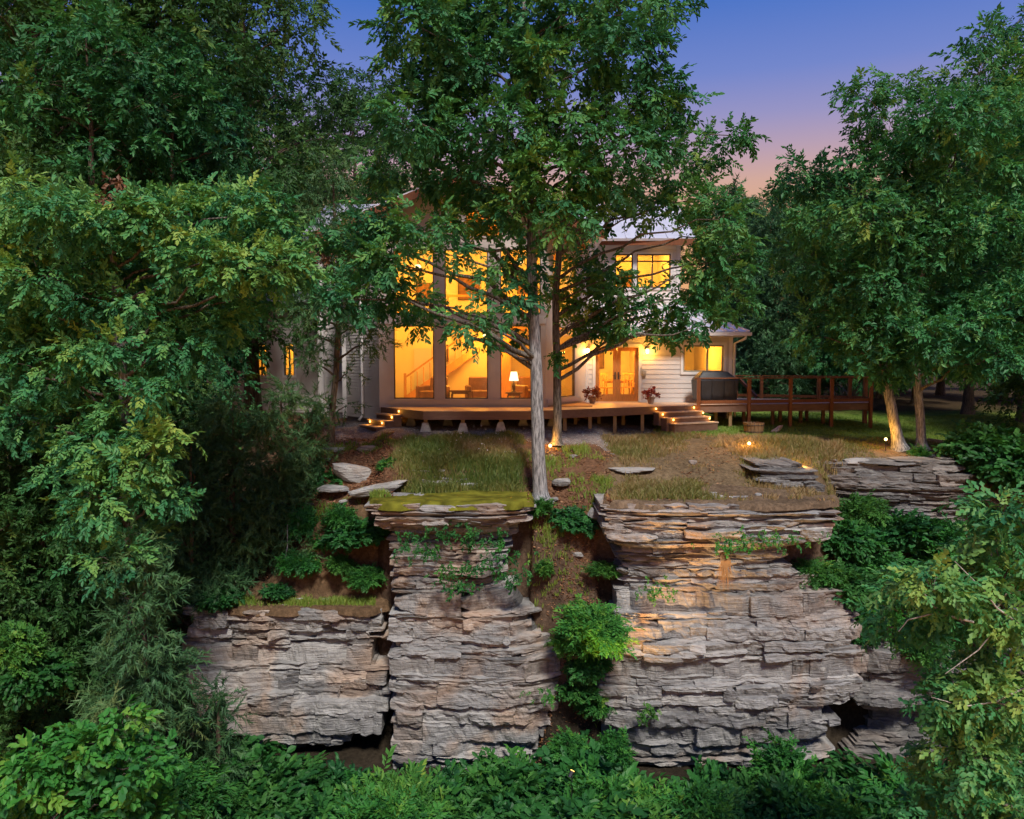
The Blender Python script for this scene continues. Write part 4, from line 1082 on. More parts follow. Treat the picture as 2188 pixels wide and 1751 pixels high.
# ------------------------------------------------------------------ foliage
def nrm(v): return v/np.maximum(np.linalg.norm(v, axis=-1, keepdims=True), 1e-9)
LEAF2 = (np.array([[0, 0, 0], [.5, .24, .05], [1, 0, -.1], [.45, -.24, .05]]), np.array([[0, 2, 1], [0, 3, 2]]))
LEAF5 = (np.array([[0, 0, 0], [.32, .19, .04], [.72, .2, .01], [1, 0, -.14], [.7, -.2, .01], [.3, -.19, .04]]),
         np.array([[0, 2, 1], [0, 3, 2], [0, 4, 3], [0, 5, 4]]))
LEAF8 = (np.array([[0, 0, 0], [.34, .2, .03], [.5, .07, .0], [.76, .2, .0], [1, 0, -.12], [.72, -.2, .0], [.5, -.07, .0], [.32, -.2, .03]]),
         np.array([[0, 2, 1], [0, 6, 2], [0, 7, 6], [2, 4, 3], [2, 6, 4], [6, 5, 4]]))
NEED = (np.array([[0, .03, 0], [0, -.03, 0], [1, 0, 0]]), np.array([[0, 1, 2]]))
def spray_tpl(rng, n, L, leaf, llen, wid=1.0, ang=(.5, 1.3), curl=.35, spread=.35):
    """a twig carrying n leaves"""
    V, Fs, k = [], [], 0
    lv, lf = leaf
    for i in range(n):
        s = (i+.6)/n
        side = 1 if i % 2 else -1
        a = side*rng.uniform(*ang)*(1-.55*s*s) + rng.normal(0, .15)
        l = llen*rng.uniform(.7, 1.2)
        q = lv*np.array([l, l*wid, l])
        # roll, pitch, yaw
        ro, pi_, = rng.normal(0, spread), rng.normal(.25, spread)
        cr, sr, cp, sp, ca, sa = math.cos(ro), math.sin(ro), math.cos(pi_), math.sin(pi_), math.cos(a), math.sin(a)
        Rx = np.array([[1, 0, 0], [0, cr, -sr], [0, sr, cr]]); Ry = np.array([[cp, 0, sp], [0, 1, 0], [-sp, 0, cp]]); Rz = np.array([[ca, -sa, 0], [sa, ca, 0], [0, 0, 1]])
        q = q@(Rz@Ry@Rx).T
        q = q+np.array([L*s, 0, -curl*L*s*s])
        V.append(q); Fs.append(lf+k); k += len(q)
    return np.vstack(V), np.vstack(Fs)
_tr = np.random.default_rng(3)
TPL = {
 'oak': [spray_tpl(_tr, 12, .38, LEAF5, q_, 1.05) for q_ in (.12, .145, .16, .175, .135, .155)],
 'oaknear': [spray_tpl(_tr, 10, .40, LEAF8, .20, 1.05) for _ in range(6)],
 'oakfar': [spray_tpl(_tr, 13, .48, LEAF2, q_, .95) for q_ in (.15, .18, .2, .23, .17, .21)],
 'far': [spray_tpl(_tr, 8, .7, LEAF2, .40, .95) for _ in range(5)],
 'shrub': [spray_tpl(_tr, 13, .46, LEAF2, .17, .85, ang=(.8, 1.4), curl=.5, spread=.3) for _ in range(6)],
 'maple': [spray_tpl(_tr, 8, .30, LEAF5, .17, 1.5, spread=.4) for _ in range(6)],
 'cedar': [spray_tpl(_tr, 24, .36, NEED, .14, 3.2, ang=(.3, .9), curl=.25, spread=.6) for _ in range(6)],
 'vine': [spray_tpl(_tr, 9, .2, LEAF2, .09, 1.3, spread=.5) for _ in range(4)],
}
def scatter_sprays(kind, pos, out, rng, scale=1.0, droop=.25, up=.75, tint=None):
    n = len(pos); V, Fs, T = [], [], []; vo = 0
    pick = rng.integers(0, len(TPL[kind]), n)
    X = nrm(out*.8 + rng.normal(0, .45, (n, 3)) + np.array([0, 0, -droop]))
    Zu = np.array([0, 0, up]) + out*.45 + rng.normal(0, .32, (n, 3))
    Zu = nrm(Zu - (Zu*X).sum(1, keepdims=True)*X); Y = np.cross(Zu, X)
    sc = scale*rng.uniform(.75, 1.25, n)
    tint = np.clip(rng.normal(.42, .2, n), 0, 1) if tint is None else tint
    for t in range(len(TPL[kind])):
        m = np.where(pick == t)[0]
        if not len(m): continue
        v, f = TPL[kind][t]
        W = (v[None, :, 0, None]*X[m, None, :] + v[None, :, 1, None]*Y[m, None, :] + v[None, :, 2, None]*Zu[m, None, :])*sc[m, None, None] + pos[m, None, :]
        nv = len(v)
        Fs.append((f[None]+(np.arange(len(m))*nv)[:, None, None]).reshape(-1, 3)+vo)
        V.append(W.reshape(-1, 3)); vo += len(m)*nv
        lt = np.clip(tint[m, None] + rng.normal(0, .07, (len(m), nv)), 0, 1); T.append(lt.ravel())
    return np.vstack(V), np.vstack(Fs), np.concatenate(T)
def tubes(paths, n=6):
    """paths: list of (pts (k,3), radii (k)); one mesh"""
    V, Q, vo = [], [], 0
    for pts, rad in paths:
        pts = np.asarray(pts, float); rad = np.asarray(rad, float); k = len(pts)
        m = n if rad[0] > .03 else 4 if rad[0] > .012 else 3
        if rad[0] > .12: m = 14
        d = np.gradient(pts, axis=0); d = nrm(d)
        ref = np.array([0, 1.0, 0]) if abs(d[0, 1]) < .8 else np.array([1.0, 0, 0])
        r = nrm(np.cross(d, ref)); t = np.cross(d, r)
        a = np.linspace(0, 2*np.pi, m, endpoint=False)
        ring = pts[:, None, :] + (r[:, None, :]*np.cos(a)[None, :, None] + t[:, None, :]*np.sin(a)[None, :, None])*rad[:, None, None]
        V.append(ring.reshape(-1, 3))
        ii = np.arange(k*m).reshape(k, m); nx = np.roll(ii, -1, 1)
        Q.append(np.stack([ii[:-1], nx[:-1], nx[1:], ii[1:]], -1).reshape(-1, 4)+vo); vo += k*m
    return np.vstack(V), np.vstack(Q)
def bez(a, b, sag, k=7, rng=None):
    a, b = np.asarray(a, float), np.asarray(b, float)
    t = np.linspace(0, 1, k)[:, None]; c = (a+b)/2+np.asarray(sag, float)
    p = (1-t)**2*a+2*t*(1-t)*c+t*t*b
    if rng is not None: p[1:-1] += rng.normal(0, .03*np.linalg.norm(b-a)*.6, (k-2, 3))
    return p
def make_tree(name, label, cat, trunk, lobes, kind, mat, seed, clus=2.2, per=5, cr=.42, scale=1.0, group=None, bark='bark', droop=.25, limb=.35, tipyoung=.0, tmean=.42, limb_r=.05, base=None, up=.75, jag=.0):
    """trunk: [(x,y,z,r)...] from the ground up; lobes: [(x,y,z,rx,ry,rz)] leaf masses"""
    rng = np.random.default_rng(seed)
    tk = np.array(trunk, float)
    base = np.array(base if base is not None else tk[0, :3])
    # smooth trunk
    kk = np.linspace(0, len(tk)-1, max(8, 6*(len(tk)-1)))
    tp = np.stack([np.interp(kk, np.arange(len(tk)), tk[:, c]) for c in range(4)], 1)
    if len(tp) > 6:
        for _ in range(2): tp[1:-1] = (tp[:-2]+2*tp[1:-1]+tp[2:])/4
    tp[:, :2] += fbm(np.stack([tp[:, 2]*.8, tp[:, 2]*0+seed, tp[:, 2]*0], -1), 2)[:, None]*.06
    tp[0, 3] *= 1.7; tp[1, 3] *= 1.18
    paths = [(tp[:, :3], tp[:, 3])]
    POS, OUT, TINT = [], [], []
    for (x, y, z, rx, ry, rz) in lobes:
        c = np.array([x, y, z]); lt_ = rng.normal(0, .10)
        # limb from the trunk
        hd = np.hypot(tp[:, 0]-x, tp[:, 1]-y)
        want = z - limb*np.minimum(hd, 4) - .3*rz
        j = int(np.argmin(np.abs(tp[:, 2]-want)+.12*hd))
        a = tp[j, :3]; dist = np.linalg.norm(c-a)
        if dist > .4:
            r0 = min(tp[j, 3]*.5, .012+.011*dist+limb_r*.3)
            pth = bez(a, c, (0, 0, .12*dist), 8, rng); paths.append((pth, np.linspace(r0, .014, 8)))
        area = 4*math.pi*(((rx*ry)**1.6+(rx*rz)**1.6+(ry*rz)**1.6)/3)**(1/1.6)
        nc = max(3, int(area*clus))
        d = nrm(rng.normal(0, 1, (nc, 3))); d[:, 2] = d[:, 2]*.9+.1
        rad = rng.uniform(.45, 1.0, nc)**.55
        rad = rad*(1+jag*rng.normal(0, .3, nc))
        cc = c + d*rad[:, None]*np.array([rx, ry, rz])
        for q in range(nc):
            if rng.random() < .3:
                st = c + (cc[q]-c)*rng.uniform(.2, .6)
                paths.append((bez(st, cc[q], (0, 0, .08), 4, rng), np.linspace(.010, .003, 4)))
            m = max(2, int(rng.normal(per, 1.3)))
            dd = nrm(rng.normal(0, 1, (m, 3))); 
            POS.append(cc[q]+dd*rng.uniform(.15, 1, (m, 1))*cr*np.array([1, 1, .7]))
            OUT.append(nrm(dd*.55+nrm(cc[q]-c)*.8+np.array([0, 0, .1])))
            tt = rng.normal(tmean, .12)+lt_+rng.normal(0, .1, m)+tipyoung*max(0, d[q, 2])*rad[q]
            TINT.append(tt)
    POS, OUT, TINT = np.vstack(POS), np.vstack(OUT), np.clip(np.concatenate(TINT), 0, 1)
    V, Fc, T = scatter_sprays(kind, POS, OUT, rng, scale, droop, up, TINT)
    root = empty(name, tuple(base), label, cat, group)
    tv, tq = tubes(paths)
    tme = np_mesh(name+'_trunk', tv-base, tq, M[bark], smooth=True)
    if bark == 'bark':                                   # younger, darker bark on the limbs
        tme.materials.append(M['barkmid']); nm = (14 if paths[0][1][0] > .12 else 6)*(len(paths[0][0])-1)
        mi = np.ones(len(tme.polygons), dtype=np.int32); mi[:nm] = 0; tme.polygons.foreach_set('material_index', mi)
    obj('trunk', tme, root)
    cr_ = obj('crown', np_mesh(name+'_crown', V-base, Fc, M[mat], {'tint': T}), root)
    tag(cr_, kind='stuff')
    STAT[label] = len(Fc)
    return root
STAT = {}
def copy_tree(src, loc, rz, s, label, group=None, sz=None):
    r = src.copy(); link(r); r.location = loc; r.rotation_euler = (0, 0, rz); r.scale = (s, s, sz or s)
    r['label'] = label
    if group is not None: r['group'] = group
    for ch in src.children:
        c = ch.copy(); link(c, r)
    return r
def L(px, py, D, rx, rz, ry=None, dj=0.0):
    """leaf mass centred on photo pixel px,py at distance D, radii given in pixels"""
    p = P(px, py, D+dj); k = D/F
    return (p.x, p.y, p.z, rx*k, (ry if ry else (rx+rz)/2*1.1)*k, rz*k)
rj = random.Random(21)
def LL(D, depth, *items): return [L(a, b, D, c, d, dj=rj.uniform(-depth, depth)) for a, b, c, d in items]
def TR(D, *pts, dD=0.0): return [(*P(x, y, D+dD*i), r) for i, (x, y, r) in enumerate(pts)]

# --- the big oak in the middle
g0 = ground_at(1155, 20.6)
tr = [(g0.x, 20.4, PZ(1075, 20.4), .21)] + TR(20.4, (1153, 1000, .175), (1147, 850, .16), (1143, 700, .145), (1136, 520, .125), (1131, 350, .10), (1128, 180, .08), (1120, 0, .05), (1118, -120, .03))
main = LL(20.2, 1.3,
 (900, 60, 75, 70), (1000, 15, 85, 75), (1110, 40, 95, 80), (1230, 20, 95, 80), (1350, 30, 80, 65), (1430, 0, 40, 35), (860, 150, 62, 48), (960, 150, 85, 60), (1080, 150, 90, 65),
 (1210, 140, 95, 60), (1330, 110, 72, 45), (1330, 225, 90, 55), (1425, 225, 62, 62), (880, 255, 70, 55), (975, 270, 85, 60), (1090, 280, 95, 65), (1215, 270, 90, 55),
 (1330, 320, 85, 45), (1420, 300, 45, 40), (845, 345, 70, 42), (950, 375, 80, 48), (1060, 380, 85, 60), (1190, 370, 85, 55), (1300, 395, 75, 36), (800, 470, 55, 36),
 (915, 490, 65, 36), (1010, 465, 80, 36), (1110, 450, 65, 45), (1220, 460, 70, 42), (770, 540, 75, 50), (835, 565, 55, 42), (895, 645, 45, 30), (800, 620, 65, 38),
 (1125, 570, 40, 45), (1075, 645, 48, 28), (1060, 570, 36, 26), (960, 545, 40, 20), (1000, 690, 40, 16), (900, 690, 36, 14), (1010, 722, 40, 10), (1090, 712, 32, 14), (740, 640, 50, 40), (960, 110, 40, 200))
make_tree('oak_tree', 'tall oak with a straight grey trunk standing before the middle of the house', 'tree', tr, main, 'oak', 'oak', 1, clus=3.7, per=6, cr=.40, tipyoung=.22)
# --- second oak, lamp-lit foot
g1 = ground_at(1190, 23.0)
tr = [(*g1, .14)] + TR(23.0, (1190, 900, .125), (1188, 780, .112), (1187, 640, .10), (1200, 480, .09), (1230, 350, .05), (1260, 260, .03))
sec_l = LL(23.0, 1.0, (1265, 555, 58, 44), (1215, 625, 36, 34), (1262, 650, 70, 34), (1350, 650, 66, 26), (1430, 690, 60, 26), (1500, 695, 40, 20), (1340, 695, 56, 18), (1420, 712, 48, 14), (1300, 600, 50, 30), (1270, 690, 50, 18),
 (1235, 685, 40, 20), (1290, 712, 24, 8), (1460, 640, 36, 20), (1540, 560, 65, 60), (1490, 590, 45, 62), (1560, 645, 50, 50), (1475, 430, 50, 36), (1535, 470, 55, 50), (1385, 455, 45, 24), (1310, 465, 45, 26),
 (1500, 330, 52, 26), (1560, 290, 48, 24), (1450, 370, 50, 35), (1390, 410, 50, 30), (1290, 420, 55, 32), (1205, 750, 18, 18), (1500, 510, 36, 36))
make_tree('oak_tree', 'slimmer oak behind the big one with a lamp glowing at its foot', 'tree', tr, sec_l, 'oak', 'oak', 2, clus=3.2, per=5, cr=.40, bark='barkmid', limb_r=.0)
# --- forked oak, front left
tr = [(*P(268, 1150, 16.5), .12)] + TR(16.5, (272, 1000, .105), (270, 900, .10), (262, 800, .095), (254, 700, .09), (250, 600, .08), (246, 520, .06), (240, 430, .035))
tr[0] = (tr[0][0], tr[0][1], float(H(268, 16.5))-.2, .13)
lf = LL(16.3, 1.0, (60, 430, 90, 50), (20, 520, 70, 60), (150, 470, 90, 50), (235, 470, 70, 40), (330, 470, 90, 55), (430, 460, 90, 55), (520, 450, 80, 50), (590, 500, 70, 55), (620, 580, 60, 50),
 (540, 570, 90, 50), (440, 560, 80, 50), (340, 570, 70, 40), (180, 560, 80, 45), (90, 590, 90, 55), (20, 640, 70, 60), (150, 660, 70, 45), (100, 730, 80, 55), (450, 690, 90, 45), (400, 740, 70, 40), (520, 640, 60, 40), (330, 760, 70, 35),
 (110, 800, 70, 60), (160, 900, 70, 50), (280, 880, 60, 30), (210, 960, 85, 45), (280, 1000, 80, 50), (150, 1000, 60, 45), (230, 1070, 75, 45), (330, 960, 50, 40), (60, 900, 60, 60), (20, 780, 70, 60), (210, 1120, 55, 30), (300, 1150, 60, 35), (250, 1200, 60, 30), (350, 1060, 45, 40), (200, 640, 55, 36), (300, 655, 55, 36), (235, 735, 40, 30), (310, 830, 45, 28), (170, 760, 50, 40))
make_tree('oak_tree', 'bright leaved forked oak in front of the woods at the left', 'tree', tr, lf, 'oak', 'bright', 3, bark='bark', clus=5.2, per=7, cr=.36, scale=.82, tipyoung=.34, tmean=.36)
# --- generic woodland trees
def proto(seed, Hh, Rr, z0, n, kind, mat, name, label, group, clus=1.0, cr=.6, per=5, bark='bark', tmean=.42, scale=1.0, conic=False):
    rng = random.Random(seed); lobes = []
    for i in range(n):
        t = (i+.5)/n
        z = z0+(Hh-z0)*t
        prof = (1-t)**.75 if conic else math.sin(math.pi*min(1, .12+.88*t*.93))**.6
        a = i*2.4+rng.uniform(-.5, .5)
        rr_ = Rr*prof*rng.uniform(.45, .75)
        s = rng.uniform(.75, 1.25)*Rr*(.34 if not conic else .28+.12*(1-t))
        lobes.append((math.cos(a)*rr_, math.sin(a)*rr_, z, s*1.15, s*1.15, s*.72))
    lobes.append((0, 0, Hh, Rr*.25, Rr*.25, Rr*.3))
    tr = [(0, 0, -.4, .014*Hh+.05), (rng.uniform(-.1, .1), 0, Hh*.3, .011*Hh+.03), (rng.uniform(-.3, .3), rng.uniform(-.3, .3), Hh*.65, .006*Hh+.02), (0, 0, Hh, .02)]
    return make_tree(name, label, 'tree', tr, lobes, kind, mat, seed, clus=clus, per=per, cr=cr, group=group, bark=bark, tmean=tmean, scale=scale, base=(0, 0, 0))
GB = 'woodland trees behind and beside the house'
p1 = proto(31, 17, 4.2, 3.0, 26, 'oakfar', 'olive', 'woodland_tree', '', GB, clus=1.15, bark='barkdark')
p2 = proto(32, 15, 3.8, 2.0, 24, 'oakfar', 'oak', 'woodland_tree', '', GB, clus=1.2, tmean=.3, bark='barkdark')
p3 = proto(33, 13, 3.4, 1.0, 24, 'oakfar', 'olive', 'woodland_tree', '', GB, clus=1.3, tmean=.5, bark='barkdark')
p4 = proto(34, 11, 2.3, .6, 30, 'cedar', 'needle', 'cedar_tree', '', 'dark conifers right of the house', clus=2.6, cr=.4, bark='barkdark', conic=True, scale=1.6)
def put(src, first, px, D, rz, s, label, group=None, sz=None):
    b = ground_at(px, D); loc = (b.x, b.y, b.z)
    if first:
        src.location = loc; src.rotation_euler.z = rz; src.scale = (s, s, sz or s); src['label'] = label
        if group: src['group'] = group
        return src
    return copy_tree(src, loc, rz, s, label, group, sz)
put(p1, True, 540, 30.5, .3, 1.1, 'tall dark tree whose crown edges the sky left of the house')
put(p1, False, 330, 27, 1.9, 1.05, 'tall dark tree behind the forked oak, reaching the top edge')
put(p1, False, 90, 25, 3.3, 1.0, 'tall dark tree rising in the top left corner')
put(p2, True, 390, 24.5, .8, .82, 'leafy mid green tree between the forked oak and the house')
put(p2, False, 210, 23.0, 2.7, .95, 'leafy tree close behind the forked oak trunk')
put(p3, True, 20, 20.5, .8, .9, 'dark olive tree at the left edge beside the forked oak')
put(p3, False, 640, 42, 2.2, 1.05, 'olive tree standing directly behind the left wing')
put(p1, False, 760, 43, 2.6, .95, 'tree peeping over the roof left of the big oak')
put(p2, False, 520, 43, 4.0, 1.25, 'green tree behind the left wing of the house')
put(p3, False, 330, 36, 5.0, 1.25, 'dim tree deep in the left woods')
put(p2, False, 130, 34, 1.0, 1.2, 'dim tree behind the top left corner tree')
put(p1, False, -120, 31, 4.1, 1.1, 'dark tree at the far left margin of the woods')
# right side
put(p4, True, 1640, 41, .2, .86, 'broad dark conifer just right of the house')
put(p4, False, 1735, 44, 2.2, .95, 'dark conifer behind the railing of the deck')
put(p4, False, 1575, 46, 4.0, 1.05, 'thin topped conifer rising above the right wing roof')
put(p2, False, 1830, 39, 5.1, .72, 'round green tree behind the right end of the deck')
put(p3, False, 1710, 48, 1.2, .9, 'hazy green tree farther back behind the conifers')
put(p1, False, 2070, 37, 2.0, .80, 'tall green tree behind the two leaning trunks')
put(p2, False, 2190, 33, .5, .92, 'big green tree at the right edge of the lawn')
put(p3, False, 2290, 29, 3.1, 1.05, 'dark tree just beyond the right edge')
put(p2, False, 1960, 45, 3.6, .95, 'green tree in the far hedge of the lawn')
WL = ['distant tree behind the upper right windows', 'distant tree above the right wing roof', 'distant tree behind the conifers by the deck', 'distant tree behind the round green tree past the deck', 'distant tree behind the two leaning lawn trunks', 'distant tree in the gap right of the leaning lawn trunks', 'distant tree behind the dark bush at the right end', 'distant tree at the right edge of the wood line', 'distant tree hidden behind the slimmer oak crown', 'distant tree behind the big oak crown, right half', 'distant tree behind the big oak crown, left half', 'distant tree behind the gable at its left', 'distant tree behind the left wing roof', 'distant tree deep behind the mid green left tree', 'distant tree deep behind the forked oak', 'distant tree deep behind the left edge trees', 'distant tree at the left margin, farther back', 'distant tree past the left margin, nearer', 'distant tree past the right margin', 'distant tree low in the dark at the left edge', 'distant tree low behind the forked trunk', 'farthest tree behind the lawn past the deck', 'farthest tree behind the lawn under the right oak']
for i, (px, D, s) in enumerate([(1500, 55, 1.0), (1620, 58, .9), (1760, 60, .9), (1880, 52, .85), (2010, 56, 1.0), (2140, 50, 1.0), (2260, 46, 1.0), (2400, 42, 1.0), (1350, 60, .8), (1200, 62, .8), (1000, 62, .85), (830, 58, .9), (620, 52, 1.1), (430, 48, 1.2), (230, 46, 1.2), (40, 44, 1.2), (-160, 42, 1.1), (-320, 36, 1.1), (2560, 38, 1.0), (-60, 38, .9), (150, 40, .8), (1930, 62, .9), (2080, 64, .9)]):
    put((p3, p2, p1)[i % 3], False, px, D, i*1.3, s, WL[i], 'distant wood line trees')
# right oaks on the lawn
tr = [(*ground_at(1925, 24.6), .18)] + TR(24.6, (1905, 870, .15), (1888, 790, .13), (1880, 680, .11), (1890, 540, .08), (1920, 400, .05), (1930, 300, .03))
ro = LL(24.6, 1.3, (1700, 380, 50, 45), (1760, 400, 70, 50), (1830, 300, 50, 28), (1870, 370, 75, 45), (1850, 210, 50, 36), (1930, 190, 45, 30), (1900, 260, 60, 40), (1770, 480, 80, 50), (1860, 460, 80, 50), (1950, 440, 80, 60), (1720, 560, 70, 45), (1810, 570, 85, 45),
 (1900, 560, 80, 50), (1790, 660, 70, 40), (1880, 660, 80, 45), (1760, 720, 55, 38), (1840, 750, 70, 35), (1910, 770, 60, 35), (1960, 640, 60, 40), (1960, 330, 60, 45))
ro += [L(1885, 700, 24.6, 60, 40, dj=-1.3), L(1890, 610, 24.6, 60, 40, dj=-1.4), L(1900, 520, 24.6, 60, 40, dj=-1.2), L(1870, 775, 24.6, 50, 22, dj=-1.0), L(1960, 760, 24.6, 45, 26, dj=-1.2)]
make_tree('oak_tree', 'leaning oak on the lawn with its trunk lit by the small lamp', 'tree', tr, ro, 'oakfar', 'oak', 5, clus=3.6, per=5, cr=.45, scale=.85, tmean=.38)
tr = [(*ground_at(1975, 24.8), .15)] + TR(24.8, (1965, 880, .13), (1958, 800, .12), (1955, 650, .10), (1990, 480, .08), (2040, 330, .05), (2080, 180, .03))
r2 = LL(24.0, 1.4, (2040, 200, 50, 40), (2000, 270, 60, 45), (2100, 150, 60, 48), (2165, 110, 50, 50), (2080, 260, 80, 60), (2160, 240, 70, 60), (2040, 370, 80, 55), (2130, 370, 80, 55), (2180, 480, 60, 60), (2070, 480, 80, 50), (1990, 520, 75, 45), (2110, 580, 80, 50),
 (2020, 620, 75, 42), (2160, 660, 60, 50), (2070, 700, 70, 38), (1990, 720, 55, 35), (2140, 760, 60, 38), (2040, 780, 60, 25), (2120, 75, 36, 30), (2180, 40, 36, 40))
make_tree('oak_tree', 'big spreading oak filling the upper right with its straight lit trunk', 'tree', tr, r2, 'oakfar', 'bright', 6, clus=3.6, per=5, cr=.45, scale=.85, tmean=.3, tipyoung=.15)
for px, D, s_, lb in ((70, 18.6, .62, 'dim understory tree at the left edge in deep shade'), (185, 19.4, .6, 'dim understory tree behind the drooping cedar'), (-70, 17.0, .6, 'dim understory tree just past the left edge'), (330, 21.5, .5, 'dim understory tree above the left end of the cliff')):
    put(p3, False, px, D, px*.1, s_, lb)
# small cedars by the house corner
tr = [(*ground_at(706, 23.2), .11)] + TR(23.2, (712, 860, .09), (718, 760, .08), (722, 660, .07), (722, 560, .06), (715, 450, .04), (712, 380, .02))
c1 = LL(23.2, .6, (690, 850, 30, 22), (740, 800, 26, 14), (735, 870, 30, 14), (672, 720, 40, 25), (660, 770, 36, 24), (650, 660, 50, 30), (760, 700, 50, 26), (790, 730, 40, 20), (690, 620, 50, 40), (745, 600, 50, 36), (700, 560, 50, 40), (680, 500, 55, 40), (740, 500, 50, 40), (700, 440, 50, 40), (720, 380, 40, 40))
make_tree('cedar_tree', 'slim cedar standing at the left corner of the house', 'tree', tr, c1, 'cedar', 'needle', 7, clus=6.0, per=3, cr=.3, bark='barkdark', tmean=.5)
def cedar(px, py0, py1, D, wpx, label, seed, n=18, mat='needle', tmean=.42):
    b = ground_at(px, D); z1 = PZ(py0, D); rng = random.Random(seed); lobes = []
    for i in range(n):
        t = (i+.3)/n; py = py0+(py1-py0)*t; w_ = wpx*(.25+.75*t**.8)
        a = rng.choice((-1, 1))*rng.uniform(.1, .62)
        lobes.append(L(px+w_*a, py, D, w_*.5, (py1-py0)/n*1.15, dj=rng.uniform(-.5, .5)*w_*D/F))
    tr = [(b.x, D, b.z-.2, .10), (b.x, D, (b.z+z1)/2, .07), (b.x+.05, D, z1-.2, .02)]
    return make_tree('cedar_tree', label, 'tree', tr, lobes, 'cedar', mat, seed, clus=8.0, per=5, cr=.32, bark='barkdark', tmean=tmean, group='cedars on the slope left of the cliff')
cedar(600, 830, 1200, 21.4, 110, 'dense cedar on the slope left of the marker post, nearest the house', 41, tmean=.55)
cedar(662, 860, 1090, 22.2, 70, 'small cedar at the right end of the cedar row', 48, 12, tmean=.5)
cedar(490, 850, 1260, 21.0, 130, 'dense dark cedar in the middle of the left slope', 42, 22)
cedar(400, 930, 1300, 20.2, 110, 'dark cedar behind the forked oak trunk', 43, tmean=.35)
cedar(290, 1150, 1640, 15.4, 150, 'drooping cedar in front of the lower left cliff', 44, 24, tmean=.5)
cedar(450, 1480, 1720, 17.2, 110, 'low cedar sprawling under the lower left cliff', 45, 14, tmean=.4)
cedar(120, 1120, 1700, 20.5, 150, 'dim cedar in the dark at the left edge', 46, 20, tmean=.25)
cedar(20, 860, 1400, 22.5, 160, 'dim cedar in the deep shade of the left woods', 47, 20, tmean=.2)

# ------------------------------------------------------------------ shrubs
def make_shrub(name, label, base, R_, H_, seed, kind='shrub', mat='shrub', nst=16, per=9, scale=1.0, group=None, tmean=.45, cat='shrub'):
    rng = np.random.default_rng(seed); base = np.array(base, float); paths = []; POS, OUT, T = [], [], []
    for i in range(nst):
        a = i*2.399+rng.uniform(-.3, .3); rr_ = R_*math.sqrt((i+.5)/nst)
        tip = np.array([math.cos(a)*rr_, math.sin(a)*rr_, H_*(1-.45*(rr_/R_)**2)*rng.uniform(.75, 1.1)])
        pth = bez(np.array([math.cos(a)*.1, math.sin(a)*.1, -.1]), tip, (0, 0, .2*H_), 6); paths.append((pth, np.linspace(.016, .005, 6)))
        m = max(3, int(rng.normal(per, 2)))
        t = rng.uniform(.45, 1.0, m)
        p = np.stack([np.interp(t, np.linspace(0, 1, 6), pth[:, c]) for c in range(3)], 1)+rng.normal(0, .13*R_, (m, 3))*np.array([1, 1, .6])
        POS.append(p); o = p-np.array([0, 0, H_*.35]); OUT.append(nrm(nrm(o)+rng.normal(0, .35, (m, 3))))
        T.append(rng.normal(tmean, .12)+rng.normal(0, .1, m))
    V, Fc, Tt = scatter_sprays(kind, np.vstack(POS), np.vstack(OUT), rng, scale, .15, .8, np.clip(np.concatenate(T), 0, 1))
    root = empty(name, tuple(base), label, cat, group)
    tv, tq = tubes(paths); obj('stem', np_mesh(name+'_stem', tv, tq, M['barkdark'], smooth=True), root)
    tag(obj('foliage', np_mesh(name+'_foliage', V, Fc, M[mat], {'tint': Tt}), root), kind='stuff')
    return root
GS = 'shrubs crowding the foot of the cliff'
s1 = make_shrub('shrub', 'x', (0, 0, 0), 1.0, 1.5, 61, nst=40, per=13, scale=1.15, group=GS)
s2 = make_shrub('shrub', 'x', (0, 0, 0), 1.2, 1.2, 62, kind='maple', nst=46, per=13, scale=1.0, group=GS, tmean=.3)
s3 = make_shrub('shrub', 'x', (0, 0, 0), .9, 1.9, 63, kind='oak', nst=36, per=14, scale=1.0, group=GS, tmean=.55)
s4 = make_shrub('shrub', 'x', (0, 0, 0), 1.0, 1.4, 64, nst=44, per=14, scale=1.0, group=GS, tmean=.62)
first = {3: True, 0: True, 1: True, 2: True}
LOWL = ['leafy green shrub in the dense undergrowth along the foot of the cliff', 'broad dark green shrub in the undergrowth below the cliff', 'upright yellow green shrub in the undergrowth under the cliff']
def low(k, px, py_top, D, s, label=None, group=None):
    src = (s1, s2, s3, s4)[k]; hgt = (1.5, 1.2, 1.9, 1.4)[k]*s
    b = P(px, py_top, D); loc = (b.x, b.y, b.z-hgt*.95)
    lb = label or LOWL[k]
    rz = rj.uniform(0, 6.28)
    if first[k]:
        first[k] = False; src.location = loc; src.rotation_euler.z = rz; src.scale = (s, s, s); src['label'] = lb; r = src
    else: r = copy_tree(src, loc, rz, s, lb, group or 'shrubs growing on the slopes and ledges')
    r['group'] = group or 'shrubs growing on the slopes and ledges'
    r.scale = (s*rj.uniform(.8, 1.35), s*rj.uniform(.8, 1.2), s*rj.uniform(.75, 1.1)); r.rotation_euler = (rj.uniform(-.25, .35), rj.uniform(-.3, .3), rz)
    return r
rows = [(17.6, 1668, 1.0, 130, 'rearmost'), (16.6, 1702, 1.0, 120, 'second'), (15.6, 1722, .95, 115, 'third'), (14.6, 1755, .9, 120, 'nearest')]
SECT = [(480, 'under the left end of the cliff'), (600, 'below the middle of the lower left cliff'), (720, 'below the right half of the lower left cliff'), (840, 'by the dark cleft'), (960, 'below the left side of the middle pillar'), (1080, 'below the centre of the middle pillar'), (1230, 'below the right side of the middle pillar'), (1330, 'at the mouth of the gully'), (1440, 'below the left edge of the right cliff'),
        (1560, 'below the left half of the right cliff'), (1680, 'below the right half of the right cliff'), (1800, 'below the right edge of the right cliff'), (1920, 'below the dark cave'), (2060, 'below the near oak leaves'), (9999, 'in the lower right corner')]
